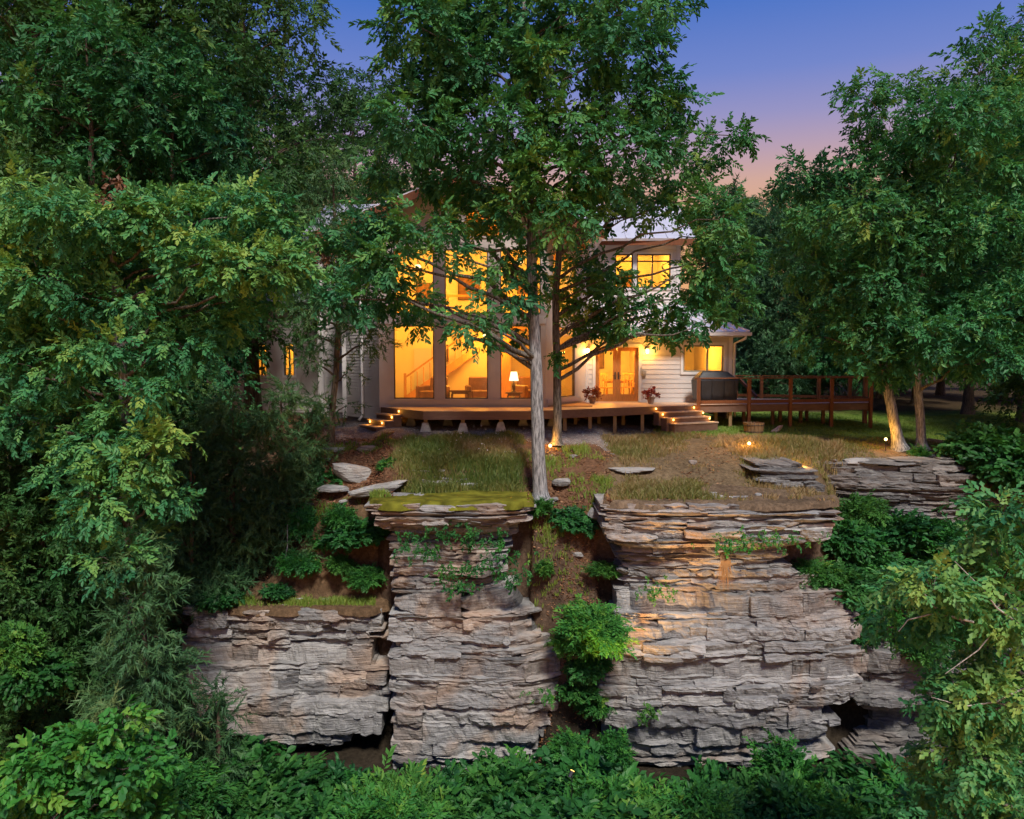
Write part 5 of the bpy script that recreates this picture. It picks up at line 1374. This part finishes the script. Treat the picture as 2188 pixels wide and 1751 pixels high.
LOOK = ['green feathery shrub', 'broad leaved shrub', 'upright light shrub', 'bright fresh green shrub']
used_lb = {}
kk = 0
for D, py, s, stp, rn in rows:
    px = 330+rj.uniform(0, 60)
    while px < 2200:
        dy = 35*math.sin(px*.011+D)+rj.uniform(-26, 26)
        k_ = (0, 1, 2, 3)[kk % 4] if rj.random() < .8 else 1
        lb = '%s, %s row, %s' % (LOOK[k_], rn, next(t for q, t in SECT if px < q))
        r = low(k_, px, py+dy, D, s*rj.uniform(.75, 1.2), lb, GS); kk += 1; used_lb.setdefault(lb, []).append(r)
        px += stp*rj.uniform(.75, 1.25)
for lb, rs in used_lb.items():
    if len(rs) > 1:
        for q, r in enumerate(rs): r['label'] = lb+', '+(('left', 'right') if len(rs) == 2 else ('left', 'middle', 'right', 'rightmost'))[q]+' one'
for px, py, D, s, k, lb in [(1262, 1290, 18.35, .66, 3, 'bright fresh green shrub filling the gully between the two cliff faces'), (1228, 1350, 18.4, .45, 3, 'green shrub leaning left out of the gully'), (1258, 1405, 18.6, .42, 1, 'dark green shrub tumbling down the gully under the bright one'), (1240, 1455, 18.7, .36, 1, 'dark green growth trailing down the gully'), (1262, 1490, 18.8, .3, 0, 'small green shrub low in the gully between the faces'), (1215, 1560, 18.2, .4, 2, 'upright green shrub below the pillar at the gully mouth'), (1300, 1570, 18.2, .45, 2, 'upright green shrub below the right cliff at the gully mouth'),
    (1225, 1090, 20.2, .42, 1, 'dark green bush low against the gully side'), (1160, 1060, 20.0, .32, 2, 'yellow green plants at the foot of the big trunk'),
    (770, 1115, 20.3, .55, 1, 'dark green bush left of the moss ledge pillar'), (730, 1080, 20.6, .45, 0, 'leafy bush on the slope beside the moss ledge'), (725, 1190, 20.2, .3, 0, 'small bush between the marker post and the pillar'),
    (1960, 950, 24.2, .35, 2, 'small bush at the foot of the lit lawn oaks'), (2110, 925, 23.6, .9, 1, 'dark spreading bush at the right end of the lawn'), (2180, 960, 22.6, .9, 1, 'dark bush over the right end of the rock ledge'),
    (1850, 1065, 21.9, .62, 0, 'green shrub under the right hand rock ledge'), (1930, 1110, 21.6, .75, 1, 'dark shrub on the slope below the far ledge'), (2010, 1120, 21.4, .7, 0, 'leafy shrub below the dark end of the ledge'), (1800, 1130, 21.0, .6, 1, 'shrub beside the overhang of the right cliff'),
    (1880, 1190, 20.6, .7, 0, 'leafy shrub in the middle of the green slope'), (1740, 1195, 19.8, .5, 0, 'shrub resting on the shoulder of the right cliff'), (1800, 1225, 19.8, .55, 1, 'dark shrub hanging over the right cliff shoulder'), (1960, 1230, 20.4, .7, 1, 'dark shrub behind the bare white twigs'), (1880, 1290, 19.8, .55, 2, 'shrub above the dark cave in the rock'), (2060, 1180, 20.8, .8, 0, 'shrub beneath the dark end of the rock ledge'), (2080, 1300, 20.0, .8, 1, 'shrub behind the foreground oak leaves'),
    (1160, 1200, 19.6, .25, 2, 'tuft of yellow green plants on the gully edge'), (1290, 1200, 19.6, .28, 0, 'little bush clinging to the left edge of the right cliff'),
    (700, 1010, 22.2, .4, 1, 'low bush beside the mossy stone under the house corner'), (650, 1090, 21.2, .5, 0, 'green bush on the slope right of the cedars'), (690, 1130, 20.8, .4, 2, 'light green bush above the marker post'), (780, 1215, 20.2, .32, 0, 'small bush close against the left side of the pillar'), (830, 985, 21.6, .22, 0, 'tiny bush between the layered ledges left of the grass'),
    (1840, 1345, 19.3, .35, 1, 'bush hanging from the right corner of the right cliff'), (1960, 1340, 19.4, .5, 0, 'bush draped over the top of the low right rock'),
    (640, 1180, 20.3, .4, 0, 'low bush beside the dead stick on the slope'), (590, 1250, 20.0, .3, 1, 'low green plants on the rim of the lower left cliff'), (470, 1260, 19.9, .4, 1, 'dark bush at the left end of the cliff rim')]:
    low(k, px, py, D, s, lb)
# foreground growth
def fore_lobes(D, depth, items): return LL(D, depth, *items)
gz_ = float(H(2420, 10.5)); q_ = P(2420, 1600, 10.5)
tr = [(q_.x, q_.y, gz_, .14), (*P(2400, 1700, 10.5), .12), (*P(2340, 1500, 10.5), .09), *TR(10.5, (2290, 1380, .07), (2220, 1320, .045), (2120, 1290, .02))]
fr = LL(10.4, .7, (2150, 1080, 60, 40), (2110, 1150, 50, 40), (2180, 1180, 60, 50), (2060, 1230, 65, 40), (1990, 1260, 65, 38), (1930, 1310, 60, 34), (2060, 1330, 75, 40), (2150, 1290, 60, 60), (2150, 1400, 70, 55), (2050, 1440, 70, 45), (2120, 1500, 80, 50), (2030, 1540, 60, 45), (2180, 1580, 70, 60), (2080, 1620, 80, 55), (2000, 1680, 60, 40), (2150, 1700, 80, 60), (1980, 1480, 40, 30), (2040, 1740, 80, 40), (1900, 1340, 28, 18))
make_tree('oak_tree', 'near oak with big lobed leaves reaching in from the right edge', 'tree', tr, fr, 'oaknear', 'bright', 9, clus=11, per=5, cr=.19, scale=.66, tmean=.40, limb_r=.01, tipyoung=.12)
for i, pts in enumerate([[(2188, 1340), (2130, 1300), (2100, 1260), (2040, 1200)], [(2188, 1345), (2140, 1330), (2090, 1390), (2020, 1440)], [(2080, 1330), (2000, 1310), (1940, 1325), (1920, 1350)], [(2188, 1470), (2130, 1500), (2060, 1510), (1990, 1490)], [(2010, 1312), (1975, 1270), (1960, 1240)], [(2130, 1300), (2150, 1270), (2188, 1260)]]):
    pp = [P(x, y, 9.7+.05*i) for x, y in pts]; c = pp[0]
    tv, tq = tubes([(np.array([p-c for p in pp]), np.linspace(.017, .005, len(pp)))], 6)
    o = obj('dead_branch', np_mesh('dead_branch', tv, tq, M['barkpale'], smooth=True), None, c)
    tag(o, ['bare whitish twig rising from the right edge through near oak leaves', 'bare whitish twig dropping left from the right edge fork', 'bare whitish twig arching farthest left among the near leaves', 'lowest bare whitish twig at the right edge', 'short bare twig pointing up from the arching one', 'short bare twig curling back to the right edge'][i], 'branch', 'bare twigs at the right edge')
tr = [(P(100, 1800, 13).x, 13, float(H(100, 13)), .08), (*P(100, 1800, 13), .06), *TR(13, (130, 1720, .05), (170, 1650, .03), (180, 1580, .015))]
mp = LL(13, .8, (210, 1590, 60, 40), (120, 1610, 60, 40), (60, 1660, 70, 45), (180, 1650, 80, 45), (280, 1640, 60, 50), (110, 1710, 80, 45), (220, 1720, 80, 45), (310, 1720, 60, 45), (20, 1730, 60, 50), (255, 1560, 36, 26))
make_tree('maple_sapling', 'bright green bushy sapling in the lower left corner', 'sapling', tr, mp, 'maple', 'shrub', 10, clus=8.0, per=6, cr=.26, scale=.72, tmean=.62, tipyoung=.15)
low(0, 360, 1640, 14.5, .7, 'dark green shrub just right of the corner sapling'); low(2, 40, 1330, 15.5, .55, 'small green bush at the left edge below the dim rocks'); low(1, 60, 1420, 15.5, .6, 'dark bush at the left edge in deep shade')
for i, (px, py, D, s_, k) in enumerate([(2240, 1180, 21.0, 1.0, 1), (2330, 1160, 20.8, 1.1, 0), (2280, 1290, 19.8, 1.0, 1), (2400, 1300, 19.6, 1.1, 0), (2260, 1450, 18.2, 1.0, 2), (2360, 1480, 18.0, 1.1, 1), (2480, 1200, 21.0, 1.3, 1), (2560, 1350, 19.5, 1.2, 0), (2470, 1450, 18.4, 1.2, 1), (2250, 1620, 16.8, 1.0, 0), (2350, 1640, 16.6, 1.0, 1), (2450, 1620, 16.8, 1.1, 2)]):
    low(k, px, py, D, s_, 'shrub on the slope past the right edge, number %s from the left' % ['one', 'two', 'three', 'four', 'five', 'six', 'seven', 'eight', 'nine', 'ten', 'eleven', 'twelve'][i], 'shrubs past the right edge')
for px, D, s_, lb in ((2480, 23.5, .7, 'tree on the slope past the right edge, upper'), (2620, 20.5, .8, 'tree on the slope past the right edge, lower')):
    put(p2, False, px, D, px*.2, s_, lb)
# vines and tufts on the rock
vi = [(875, 1150, 19.0), (900, 1170, 18.95), (950, 1135, 18.95), (1000, 1145, 19.0), (1050, 1150, 19.1), (1080, 1190, 18.95), (1040, 1210, 18.9), (970, 1215, 18.8), (1100, 1230, 18.9), (985, 1245, 18.8)]
for i, (px, py, D) in enumerate(vi):
    rng = np.random.default_rng(80+i); n = 26
    p = np.array([P(px+rng.normal(0, 22), py+rng.normal(0, 13), D-.12+rng.normal(0, .06)) for _ in range(n)])
    V, Fc, Tt = scatter_sprays('vine', p, np.tile(np.array([[0, -.8, -.3]]), (n, 1)), rng, .9, .3, .5, np.clip(rng.normal(.35, .15, n), 0, 1))
    c = p.mean(0); o = obj('creeper', np_mesh('creeper', V-c, Fc, M['shrub'], {'tint': Tt}), None, c)
    tag(o, 'patch of green creeper on the middle pillar, '+['leftmost under the moss ledge', 'second from left, a little lower', 'third from left under the ledge', 'right of centre just under the ledge', 'right under the ledge', 'at the right edge beside the gully', 'low right of centre', 'in the middle below the others', 'lowest at the right edge', 'lowest in the middle'][i], 'creeper', 'creepers on the middle pillar')
for i, (px, py, D, w_, lb) in enumerate([(1640, 1150, 18.45, 60, 'strip of leafy vine along a bed of the right cliff'), (1570, 1165, 18.4, 22, 'small vine cluster left of the leafy strip on the right cliff'), (1410, 1260, 18.6, 22, 'yellowish weed in a crack of the right cliff'), (1180, 1480, 18.65, 22, 'dark moss blotch on the lower middle pillar'), (1380, 1520, 18.5, 14, 'tiny weed low on the right cliff')]):
    rng = np.random.default_rng(95+i); n = 10+w_
    p = np.array([P(px+rng.normal(0, w_), py+rng.normal(0, 9), D-.12+rng.normal(0, .05)) for _ in range(n)])
    V, Fc, Tt = scatter_sprays('vine', p, np.tile(np.array([[0, -.8, -.1]]), (n, 1)), rng, .75, .3, .5, np.clip(rng.normal(.6, .15, n), 0, 1))
    c = p.mean(0); o = obj('creeper', np_mesh('creeper', V-c, Fc, M['shrub'], {'tint': Tt}), None, c); tag(o, lb, 'creeper')
print('tris', sum(STAT.values()), STAT)
# ------------------------------------------------------------------ small things
def flower_pot(px, D, label, seed):
    b = Vector(((px-CX)/F*D, D, 0)); t = empty('flower_pot', tuple(b), label, 'flower pot')
    mb = MB(); mb.lathe([(.09, 0), (.12, .12), (.14, .2), (.155, .21), (.155, .25), (.135, .25), (.12, .2)], n=14); mb.build('pot', M['pot'], t)
    rng = np.random.default_rng(seed); n = 60
    d = nrm(rng.normal(0, 1, (n, 3))); d[:, 2] = np.abs(d[:, 2])
    V, Fc, Tt = scatter_sprays('vine', d*np.array([.17, .17, .13])+np.array([0, 0, .3]), d, rng, .9, .2, .6, rng.uniform(0, .8, n))
    tag(obj('flowers', np_mesh('flowers', V, Fc, M['flower'], {'tint': Tt}), t), kind='stuff')
flower_pot(1266, 28.6, 'clay pot of dark red flowers left of the french doors', 1)
flower_pot(1391, 28.4, 'clay pot of dark red flowers right of the french doors', 2)
# covered grill
gx = PX(1527, 840, 28.75)
gr = empty('grill', (gx, 28.75, 0), 'black covered grill standing behind the deck railing', 'grill', rz=.12)
mb = MB()
w0, w1, w2 = .72, .78, .40
mb.hexa([(-w0, -.3, .12), (w0, -.3, .12), (w0, .3, .12), (-w0, .3, .12), (-w1, -.33, .86), (w1, -.33, .86), (w1, .33, .86), (-w1, .33, .86)])
mb.hexa([(-w1, -.33, .86), (w1, -.33, .86), (w1, .33, .86), (-w1, .33, .86), (-w2-.12, -.16, 1.16), (w2, -.16, 1.16), (w2, .16, 1.16), (-w2-.12, .16, 1.16)])
me_cover = mb.build('cover', M['vinyl'], gr, bevel=.03)
for x in (-.6, -.2, .25, .62):
    mb = MB(); mb.hexa([(x-.02, -.34, .14), (x+.03, -.34, .14), (x+.03, -.3, .14), (x-.02, -.3, .14), (x-.03, -.362, .84), (x+.02, -.362, .84), (x+.02, -.32, .84), (x-.03, -.32, .84)]); mb.build('cover_fold', M['vinyl'], gr)
for x in (-.55, .55):
    for y in (-.22, .22):
        mb = MB(); mb.tube([(x, y, .0), (x, y, .14)], .035, 10); mb.build('wheel', M['metal'], gr)
# barrel planter
bb_ = ground_at(1612, 26.6)
bl = empty('barrel_planter', tuple(bb_), 'round wooden half barrel planter on the grass under the deck', 'planter')
for k in range(18):
    a0, a1 = 2*math.pi*k/18, 2*math.pi*(k+.9)/18
    mb = MB(); q = []
    for zz, r in ((-.05, .30), (.36, .345)):
        for a, rad in ((a0, r), (a1, r), (a1, r-.03), (a0, r-.03)): q.append((math.cos(a)*rad, math.sin(a)*rad, zz))
    mb.hexa(q); mb.build('stave', M['barrel'], bl)
for zz, r in ((.06, .317), (.28, .342)):
    mb = MB(); mb.tube([(math.cos(a)*r, math.sin(a)*r, zz) for a in np.linspace(0, 2*math.pi, 25)], .012, 6); mb.build('hoop', M['metal'], bl)
mb = MB(); mb.lathe([(.31, .26), (.30, .30), (.05, .32)], n=18); mb.build('soil', M['foundation'], bl)
# landscape lights
def land_light(px, D, hgt, label, power, globe_=True, aim=None):
    b = ground_at(px, D); b.z = float(HC(px, D)); t = empty('landscape_light', tuple(b), label, 'garden light')
    mb = MB(); mb.tube([(0, 0, -.1), (0, 0, hgt)], .012, 8); mb.build('stake', M['metal'], t)
    mb = MB(); mb.lathe([(.01, -.045), (.036, -.03), (.046, 0), (.036, .03), (.01, .045)], (0, 0, hgt+.05), 14); mb.build('lamp_globe', M['bulb'] if globe_ else M['stepbulb'], t, smooth=True)
    lamp('garden_glow', b+Vector((0, -.02, hgt+.2)) if aim is None else b+Vector(aim), power, WARM, .05)
b = ground_at(1603, 23.3)
land_light(1603, 23.3, P(1603, 948, 23.3).z-b.z-.05, 'small lit globe lamp on a stake in the straw grass', 30)
b = ground_at(1896, 24.3)
land_light(1896, 24.3, max(.1, P(1896, 939, 24.3).z-b.z-.05), 'small lit lamp on the lawn beside the leaning oak', 26)
land_light(1176, 22.75, .0, 'small warm uplight at the foot of the slimmer oak', 15, aim=(.02, -.05, .22))
land_light(1715, 21.6, .05, 'small warm light tucked behind the layered outcrop at the right rim', 22, aim=(0, -.1, .22))
# added spotlight, no such fixture known; imitates golden sun patches on the right cliff
sp_at = P(1222, 1650, 15.9)
sl = empty('added_spotlight', tuple(sp_at), 'small warm added spotlight among the undergrowth aimed up at the right cliff', 'garden light')
aim_p = P(1440, 1190, 18.8); dv = (aim_p-sp_at).normalized()
mb = MB(); mb.tube([(0, 0, -.9), (0, 0, -.05)], .012, 8); mb.build('stake', M['metal'], sl)
mb = MB(); mb.tube([-dv*.12, dv*.02], [.035, .05], 12); mb.build('housing', M['metal'], sl)
mb = MB(); mb.tube([dv*.022, dv*.028], .042, 12); mb.build('lens', M['stepbulb'], sl)
sd_ = bpy.data.lights.new('spot_glow', 'SPOT'); sd_.energy = 2300; sd_.color = (1.0, .55, .22); sd_.spot_size = math.radians(52); sd_.spot_blend = .9; sd_.shadow_soft_size = .05
so = bpy.data.objects.new('spot_glow', sd_); link(so); so.location = sp_at+dv*.06; so.rotation_euler = dv.to_track_quat('-Z', 'Y').to_euler()
# marker post, dead stick, timbers
b = ground_at(686, 20.3)
mp_ = empty('marker_post', tuple(b), 'thin dark metal marker post with a pale tag on the left slope', 'post')
mb = MB(); mb.box(-.03, .03, -.02, .02, -.2, 1.38); mb.build('stake', M['metal'], mp_)
mb = MB(); mb.box(-.035, .035, -.032, -.022, 1.12, 1.32); mb.build('tag', M['trim'], mp_)
p0, p1_ = P(606, 1215, 20.3), P(614, 1120, 20.4)
tv, tq = tubes([(np.array([(0, 0, 0), (p1_-p0)*.5+Vector((.05, 0, 0)), p1_-p0]), np.array([.018, .014, .008]))], 6)
tag(obj('dead_stick', np_mesh('dead_stick', tv, tq, M['bark'], smooth=True), None, p0), 'thin dead stick standing on the slope left of the marker post', 'stick')
def timber(a, b, label):
    a, b = Vector(a), Vector(b); c = (a+b)/2
    mb = MB(); mb.bar(a-c, b-c, .16, .14); tag(mb.build('landscape_timber', M['timber'], None, c, bevel=.015), label, 'timber')
q0, q1, q2 = ground_at(1985, 26.2), ground_at(2060, 25.6), ground_at(2110, 24.9)
timber(q0+Vector((0, 0, .1)), q1+Vector((0, 0, .08)), 'dark landscape timber lying right of the lit trunks')
timber(q1+Vector((.05, 0, .05)), q2+Vector((0, 0, .04)), 'second dark timber continuing toward the right bushes')
q0, q1 = ground_at(1900, 25.4), ground_at(1922, 25.3)
timber(q0+Vector((0, 0, .08)), q1+Vector((0, 0, .08)), 'short timber end beside the small lawn lamp')
# hanging dead grass tuft on the right cliff
rng = np.random.default_rng(5); n = 90
c = P(1545, 1180, 18.35)
V, Fc = [], []
for k in range(n):
    x = rng.normal(0, .05); l = rng.uniform(.5, 1.0); e = np.array([x+rng.normal(0, .12), -.12+rng.normal(0, .05), -l])
    m_ = np.array([x*1.3, -.2, -.15]); s0 = np.array([x, 0, 0]); wv = np.array([.006, 0, 0])
    o_ = len(V); V += [s0-wv, s0+wv, m_+wv, m_-wv, e]; Fc += [[o_, o_+1, o_+2], [o_, o_+2, o_+3], [o_+3, o_+2, o_+4]]
tag(obj('hanging_grass', np_mesh('hanging_grass', np.array(V), np.array(Fc), M['dryleaf'], {'tint': np.full(len(V), .9)}), None, c), 'tuft of dead straw grass hanging down the right cliff', 'grass')

# ------------------------------------------------------------------ ground cover
def grass_patch(name, label, n, sampler, mat, hh, tint, seed, blades=8, wid=.011):
    """sampler(rng,n)->u,D,weight"""
    rng = np.random.default_rng(seed); u, D, w_ = sampler(rng, n)
    k = rng.random(n) < w_; u, D, w_ = u[k], D[k], w_[k]; n = len(u)
    x, z = (u-CX)/F*D, HC(u, D)
    base = np.stack([x, D, z], -1)
    h = hh*rng.uniform(.55, 1.25, n)*(.5+.5*w_)
    B = blades
    off = rng.normal(0, .055, (n, B, 3))*np.array([1, 1, 0])
    lean = rng.normal(0, .33, (n, B, 3))*np.array([1, 1, 0])
    hb = h[:, None]*rng.uniform(.6, 1.15, (n, B))
    p0 = base[:, None]+off; p0[..., 2] -= .03
    side = nrm(rng.normal(0, 1, (n, B, 3))*np.array([1, .25, 0]))*wid
    mid = p0+lean*hb[..., None]*.35+np.array([0, 0, 1])*hb[..., None]*.6
    tip = p0+lean*hb[..., None]*1.1+np.array([0, 0, 1])*hb[..., None]
    V = np.stack([p0-side, p0+side, mid+side*.7, mid-side*.7, tip], 2).reshape(-1, 3)
    i0 = np.arange(n*B)*5
    Fc = np.concatenate([np.stack([i0, i0+1, i0+2], -1), np.stack([i0, i0+2, i0+3], -1), np.stack([i0+3, i0+2, i0+4], -1)])
    tt = np.clip(tint(x, D)[:, None]+rng.normal(0, .14, (n, B)), 0, 1)
    T = np.repeat(tt.reshape(-1), 5)
    return tag(obj(name, np_mesh(name, V, Fc, M[mat], {'tint': T})), label, 'grass', kind='stuff')
def nz(x, y, f, s=0.0): return fbm(np.stack([x*f, y*f, x*0+s], -1), 3)
def s_left(rng, n):
    u, D = rng.uniform(835, 1125, n), rng.uniform(20.6, 23.8, n); x = (u-CX)/F*D
    e = np.minimum(u-835, 1125-u)/60+nz(x, D, 1.6, 31)
    return u, D, np.clip(.7+1.3*nz(x, D, .9, 3)-sm(D+.7*nz(x, D, 1.2, 44), 22.8, 23.8)-np.clip(.9-e, 0, 1), 0, 1)
grass_patch('meadow_grass', 'yellow green tall grass below the deck above the moss ledge', 5200, s_left, 'grass', .26, lambda x, y: .40+.7*nz(x, y, .9, 8), 1)
def s_right(rng, n):
    u, D = rng.uniform(1290, 1800, n), rng.uniform(19.3, 25.5, n); x = (u-CX)/F*D
    e = (u-1290)/60+nz(x, D, 1.5, 33)
    return u, D, np.clip(.48+1.4*nz(x, D, .7, 5)-.5*sm(D, 24, 25.6)-.3*(1-sm(D, 19.6, 20.8))-np.clip(.8-e, 0, 1), 0, 1)
grass_patch('straw_grass', 'tan straw grass over the right cliff top', 13000, s_right, 'grass', .28, lambda x, y: .62+.45*nz(x, y, .6, 2), 2)
def s_far(rng, n):
    u, D = rng.uniform(1780, 2180, n), rng.uniform(22.8, 26.5, n); x = (u-CX)/F*D
    return u, D, np.clip(.3+1.2*nz(x, D, .8, 6), 0, 1)
grass_patch('rough_grass', 'rough brownish grass round the lit lawn oaks', 2600, s_far, 'grass', .18, lambda x, y: .5+.4*nz(x, y, .7, 4), 3)
def s_lawn(rng, n):
    u, D = rng.uniform(1400, 2200, n), 25.2+rng.random(n)**1.3*11; x = (u-CX)/F*D
    return u, D, np.clip(.8+.8*nz(x, D, .6, 9)-(1-sm(D+nz(x, D, .5, 1), 25.2, 26.2)), 0, 1)
grass_patch('lawn_grass', 'short green lawn grass under and beyond the deck', 16000, s_lawn, 'lawn', .09, lambda x, y: .45+.5*nz(x, y, .5, 4), 4, blades=6, wid=.016)
def s_slope(rng, n):
    u, D = rng.uniform(600, 830, n), rng.uniform(19.9, 23.5, n); x = (u-CX)/F*D
    return u, D, np.clip(.1+1.6*nz(x, D, 1.0, 12), 0, 1)
grass_patch('slope_grass', 'sparse green grass on the leaf covered slope at left', 2600, s_slope, 'lawn', .2, lambda x, y: .4+.4*nz(x, y, .9, 4), 5)
def s_gul(rng, n):
    u, D = rng.uniform(1130, 1310, n), rng.uniform(19.0, 22.8, n); x = (u-CX)/F*D
    return u, D, np.clip(.0+1.7*nz(x, D, 1.1, 14), 0, 1)
grass_patch('gully_grass', 'thin tufts of grass on the sides of the gully', 1600, s_gul, 'lawn', .22, lambda x, y: .55+.4*nz(x, y, .9, 4), 6)
def s_rim(rng, n):
    u, D = rng.uniform(430, 820, n), rng.uniform(19.5, 20.9, n); x = (u-CX)/F*D
    return u, D, np.clip(.15+1.6*nz(x, D, 1.3, 18), 0, 1)*(D > 19.8)
grass_patch('rim_grass', 'grass fringe along the rim of the lower left cliff', 1500, s_rim, 'lawn', .2, lambda x, y: .6+.4*nz(x, y, .9, 4), 7)
# fallen leaves
def litter_patch(name, label, n, u0, u1, D0, D1, seed, thr):
    rng = np.random.default_rng(seed); u, D = rng.uniform(u0, u1, n), rng.uniform(D0, D1, n); x = (u-CX)/F*D
    k = rng.random(n) < np.clip(thr+1.2*nz(x, D, .8, seed), 0, 1); u, D, x = u[k], D[k], x[k]; n = len(u)
    p = np.stack([x, D, HC(u, D)+.02], -1)
    a = nrm(rng.normal(0, 1, (n, 3))*np.array([1, 1, .35])); b_ = nrm(np.cross(a, rng.normal(0, .35, (n, 3))+np.array([0, 0, 1.0]))); c_ = np.cross(a, b_)
    l = rng.uniform(.05, .10, n)[:, None]
    V = np.stack([p-a*l*.6, p+b_*l*.32+c_*l*.12, p+a*l*.6, p-b_*l*.32+c_*l*.12], 1).reshape(-1, 3)
    i0 = np.arange(n)*4; Fc = np.concatenate([np.stack([i0, i0+1, i0+2], -1), np.stack([i0, i0+2, i0+3], -1)])
    T = np.repeat(np.clip(rng.normal(.5, .25, n), 0, 1), 4)
    tag(obj(name, np_mesh(name, V, Fc, M['dryleaf'], {'tint': T})), label, 'leaf litter', kind='stuff')
litter_patch('leaf_litter', 'rust brown fallen leaves filling the gully', 9000, 1128, 1310, 18.7, 22.8, 1, .6)
litter_patch('leaf_litter', 'brown fallen leaves over the left slope', 9000, 560, 840, 19.9, 24, 2, .45)
litter_patch('leaf_litter', 'scattered fallen leaves on the right cliff top and slope', 5000, 1300, 2100, 19.2, 24, 3, .2)
# gravel stones on the path by the deck
rng = np.random.default_rng(9); n = 9000
u, D = rng.uniform(690, 1400, n), rng.uniform(23.0, 27.5, n); x = (u-CX)/F*D
s_ = rng.uniform(.012, .03, n)
oct_v = np.array([[1, 0, 0], [0, 1, 0], [-1, 0, 0], [0, -1, 0], [0, 0, .7]]); oct_f = np.array([[0, 1, 4], [1, 2, 4], [2, 3, 4], [3, 0, 4]])
V = (np.stack([x, D, H(u, D)-.004], -1)[:, None]+oct_v[None]*s_[:, None, None]*rng.uniform(.6, 1.3, (n, 1, 3))).reshape(-1, 3)
Fc = (oct_f[None]+(np.arange(n)*5)[:, None, None]).reshape(-1, 3)
tag(obj('gravel', np_mesh('gravel', V, Fc, M['rock'], {'tint': np.repeat(rng.uniform(.2, .8, n), 5)})), 'grey gravel strewn along the foot of the deck', 'gravel', kind='stuff')

# loose stones strewn on the slopes, big enough to count
st_l = [(700, 1000, 22.4, 'just above the brown slab'), (660, 1060, 21.6, 'near the cedars'), (735, 1075, 21.2, 'under the broad pale slab'), (640, 1245, 20.3, 'left of the marker post'), (700, 1290, 20.2, 'right of the marker post foot'), (1225, 985, 22.3, 'at the head of the gully'), (1185, 1085, 20.7, 'in the gully right of the big trunk'), (1235, 1185, 20.0, 'half way down the gully'), (1440, 1060, 19.9, 'on the right cliff top, left part'), (1530, 1050, 20.2, 'on the right cliff top, middle'), (1620, 1062, 19.9, 'on the right cliff top, right part'), (1480, 990, 22.0, 'in the straw grass above the cliff'), (1780, 985, 23.0, 'left of the far rock ledge'), (1330, 1066, 19.8, 'at the left corner of the right cliff top'), (1700, 965, 23.6, 'right of the globe lamp')]
for i, (px, py, D, wh) in enumerate(st_l):
    o = boulder('small loose stone '+wh, px, py, D, rj.uniform(.16, .32), rj.uniform(.08, .15), rj.uniform(.14, .25), seed=200+i, name='loose_stone', group='loose stones on the slopes', rz=rj.uniform(0, 3))
    o.location.z = float(HC(px, D))+.02

# dead brown leaf bunches and pale wild flowers
for i, (px, py, D, n, w_, lb) in enumerate([(255, 405, 16.0, 40, 20, 'bunch of brown dead leaves hanging in the forked oak'), (690, 530, 22.3, 34, 16, 'bunch of rust brown dead leaves on a broken branch left of the gable')]):
    rng = np.random.default_rng(300+i)
    p = np.array([P(px+rng.normal(0, w_), py+rng.normal(0, w_*.8), D+rng.normal(0, .15)) for _ in range(n)])
    V, Fc, Tt = scatter_sprays('vine', p, np.tile(np.array([[0, -.3, -.6]]), (n, 1)), rng, 1.3, .6, .4, np.clip(rng.normal(.35, .25, n), 0, 1))
    c = p.mean(0); tag(obj('dead_leaf_bunch', np_mesh('dead_leaf_bunch', V-c, Fc, M['dryleaf'], {'tint': Tt}), None, c), lb, 'dead leaves', kind='stuff')
rng = np.random.default_rng(77); n = 70
u = np.concatenate([rng.normal(1040, 30, n//2), rng.normal(960, 60, n-n//2)]); D = rng.uniform(21.4, 23.0, n); x = (u-CX)/F*D
p = np.stack([x, D, H(u, D)+rng.uniform(.2, .42, n)], -1)
a = nrm(rng.normal(0, 1, (n, 3))); b_ = nrm(np.cross(a, rng.normal(0, 1, (n, 3)))); l = rng.uniform(.01, .02, n)[:, None]
V = np.stack([p-a*l, p+b_*l, p+a*l, p-b_*l], 1).reshape(-1, 3); i0 = np.arange(n)*4
Fc = np.concatenate([np.stack([i0, i0+1, i0+2], -1), np.stack([i0, i0+2, i0+3], -1)])
tag(obj('wild_flowers', np_mesh('wild_flowers', V, Fc, M['trim'])), 'tiny pale wild flowers in the grass below the deck', 'flowers', kind='stuff')
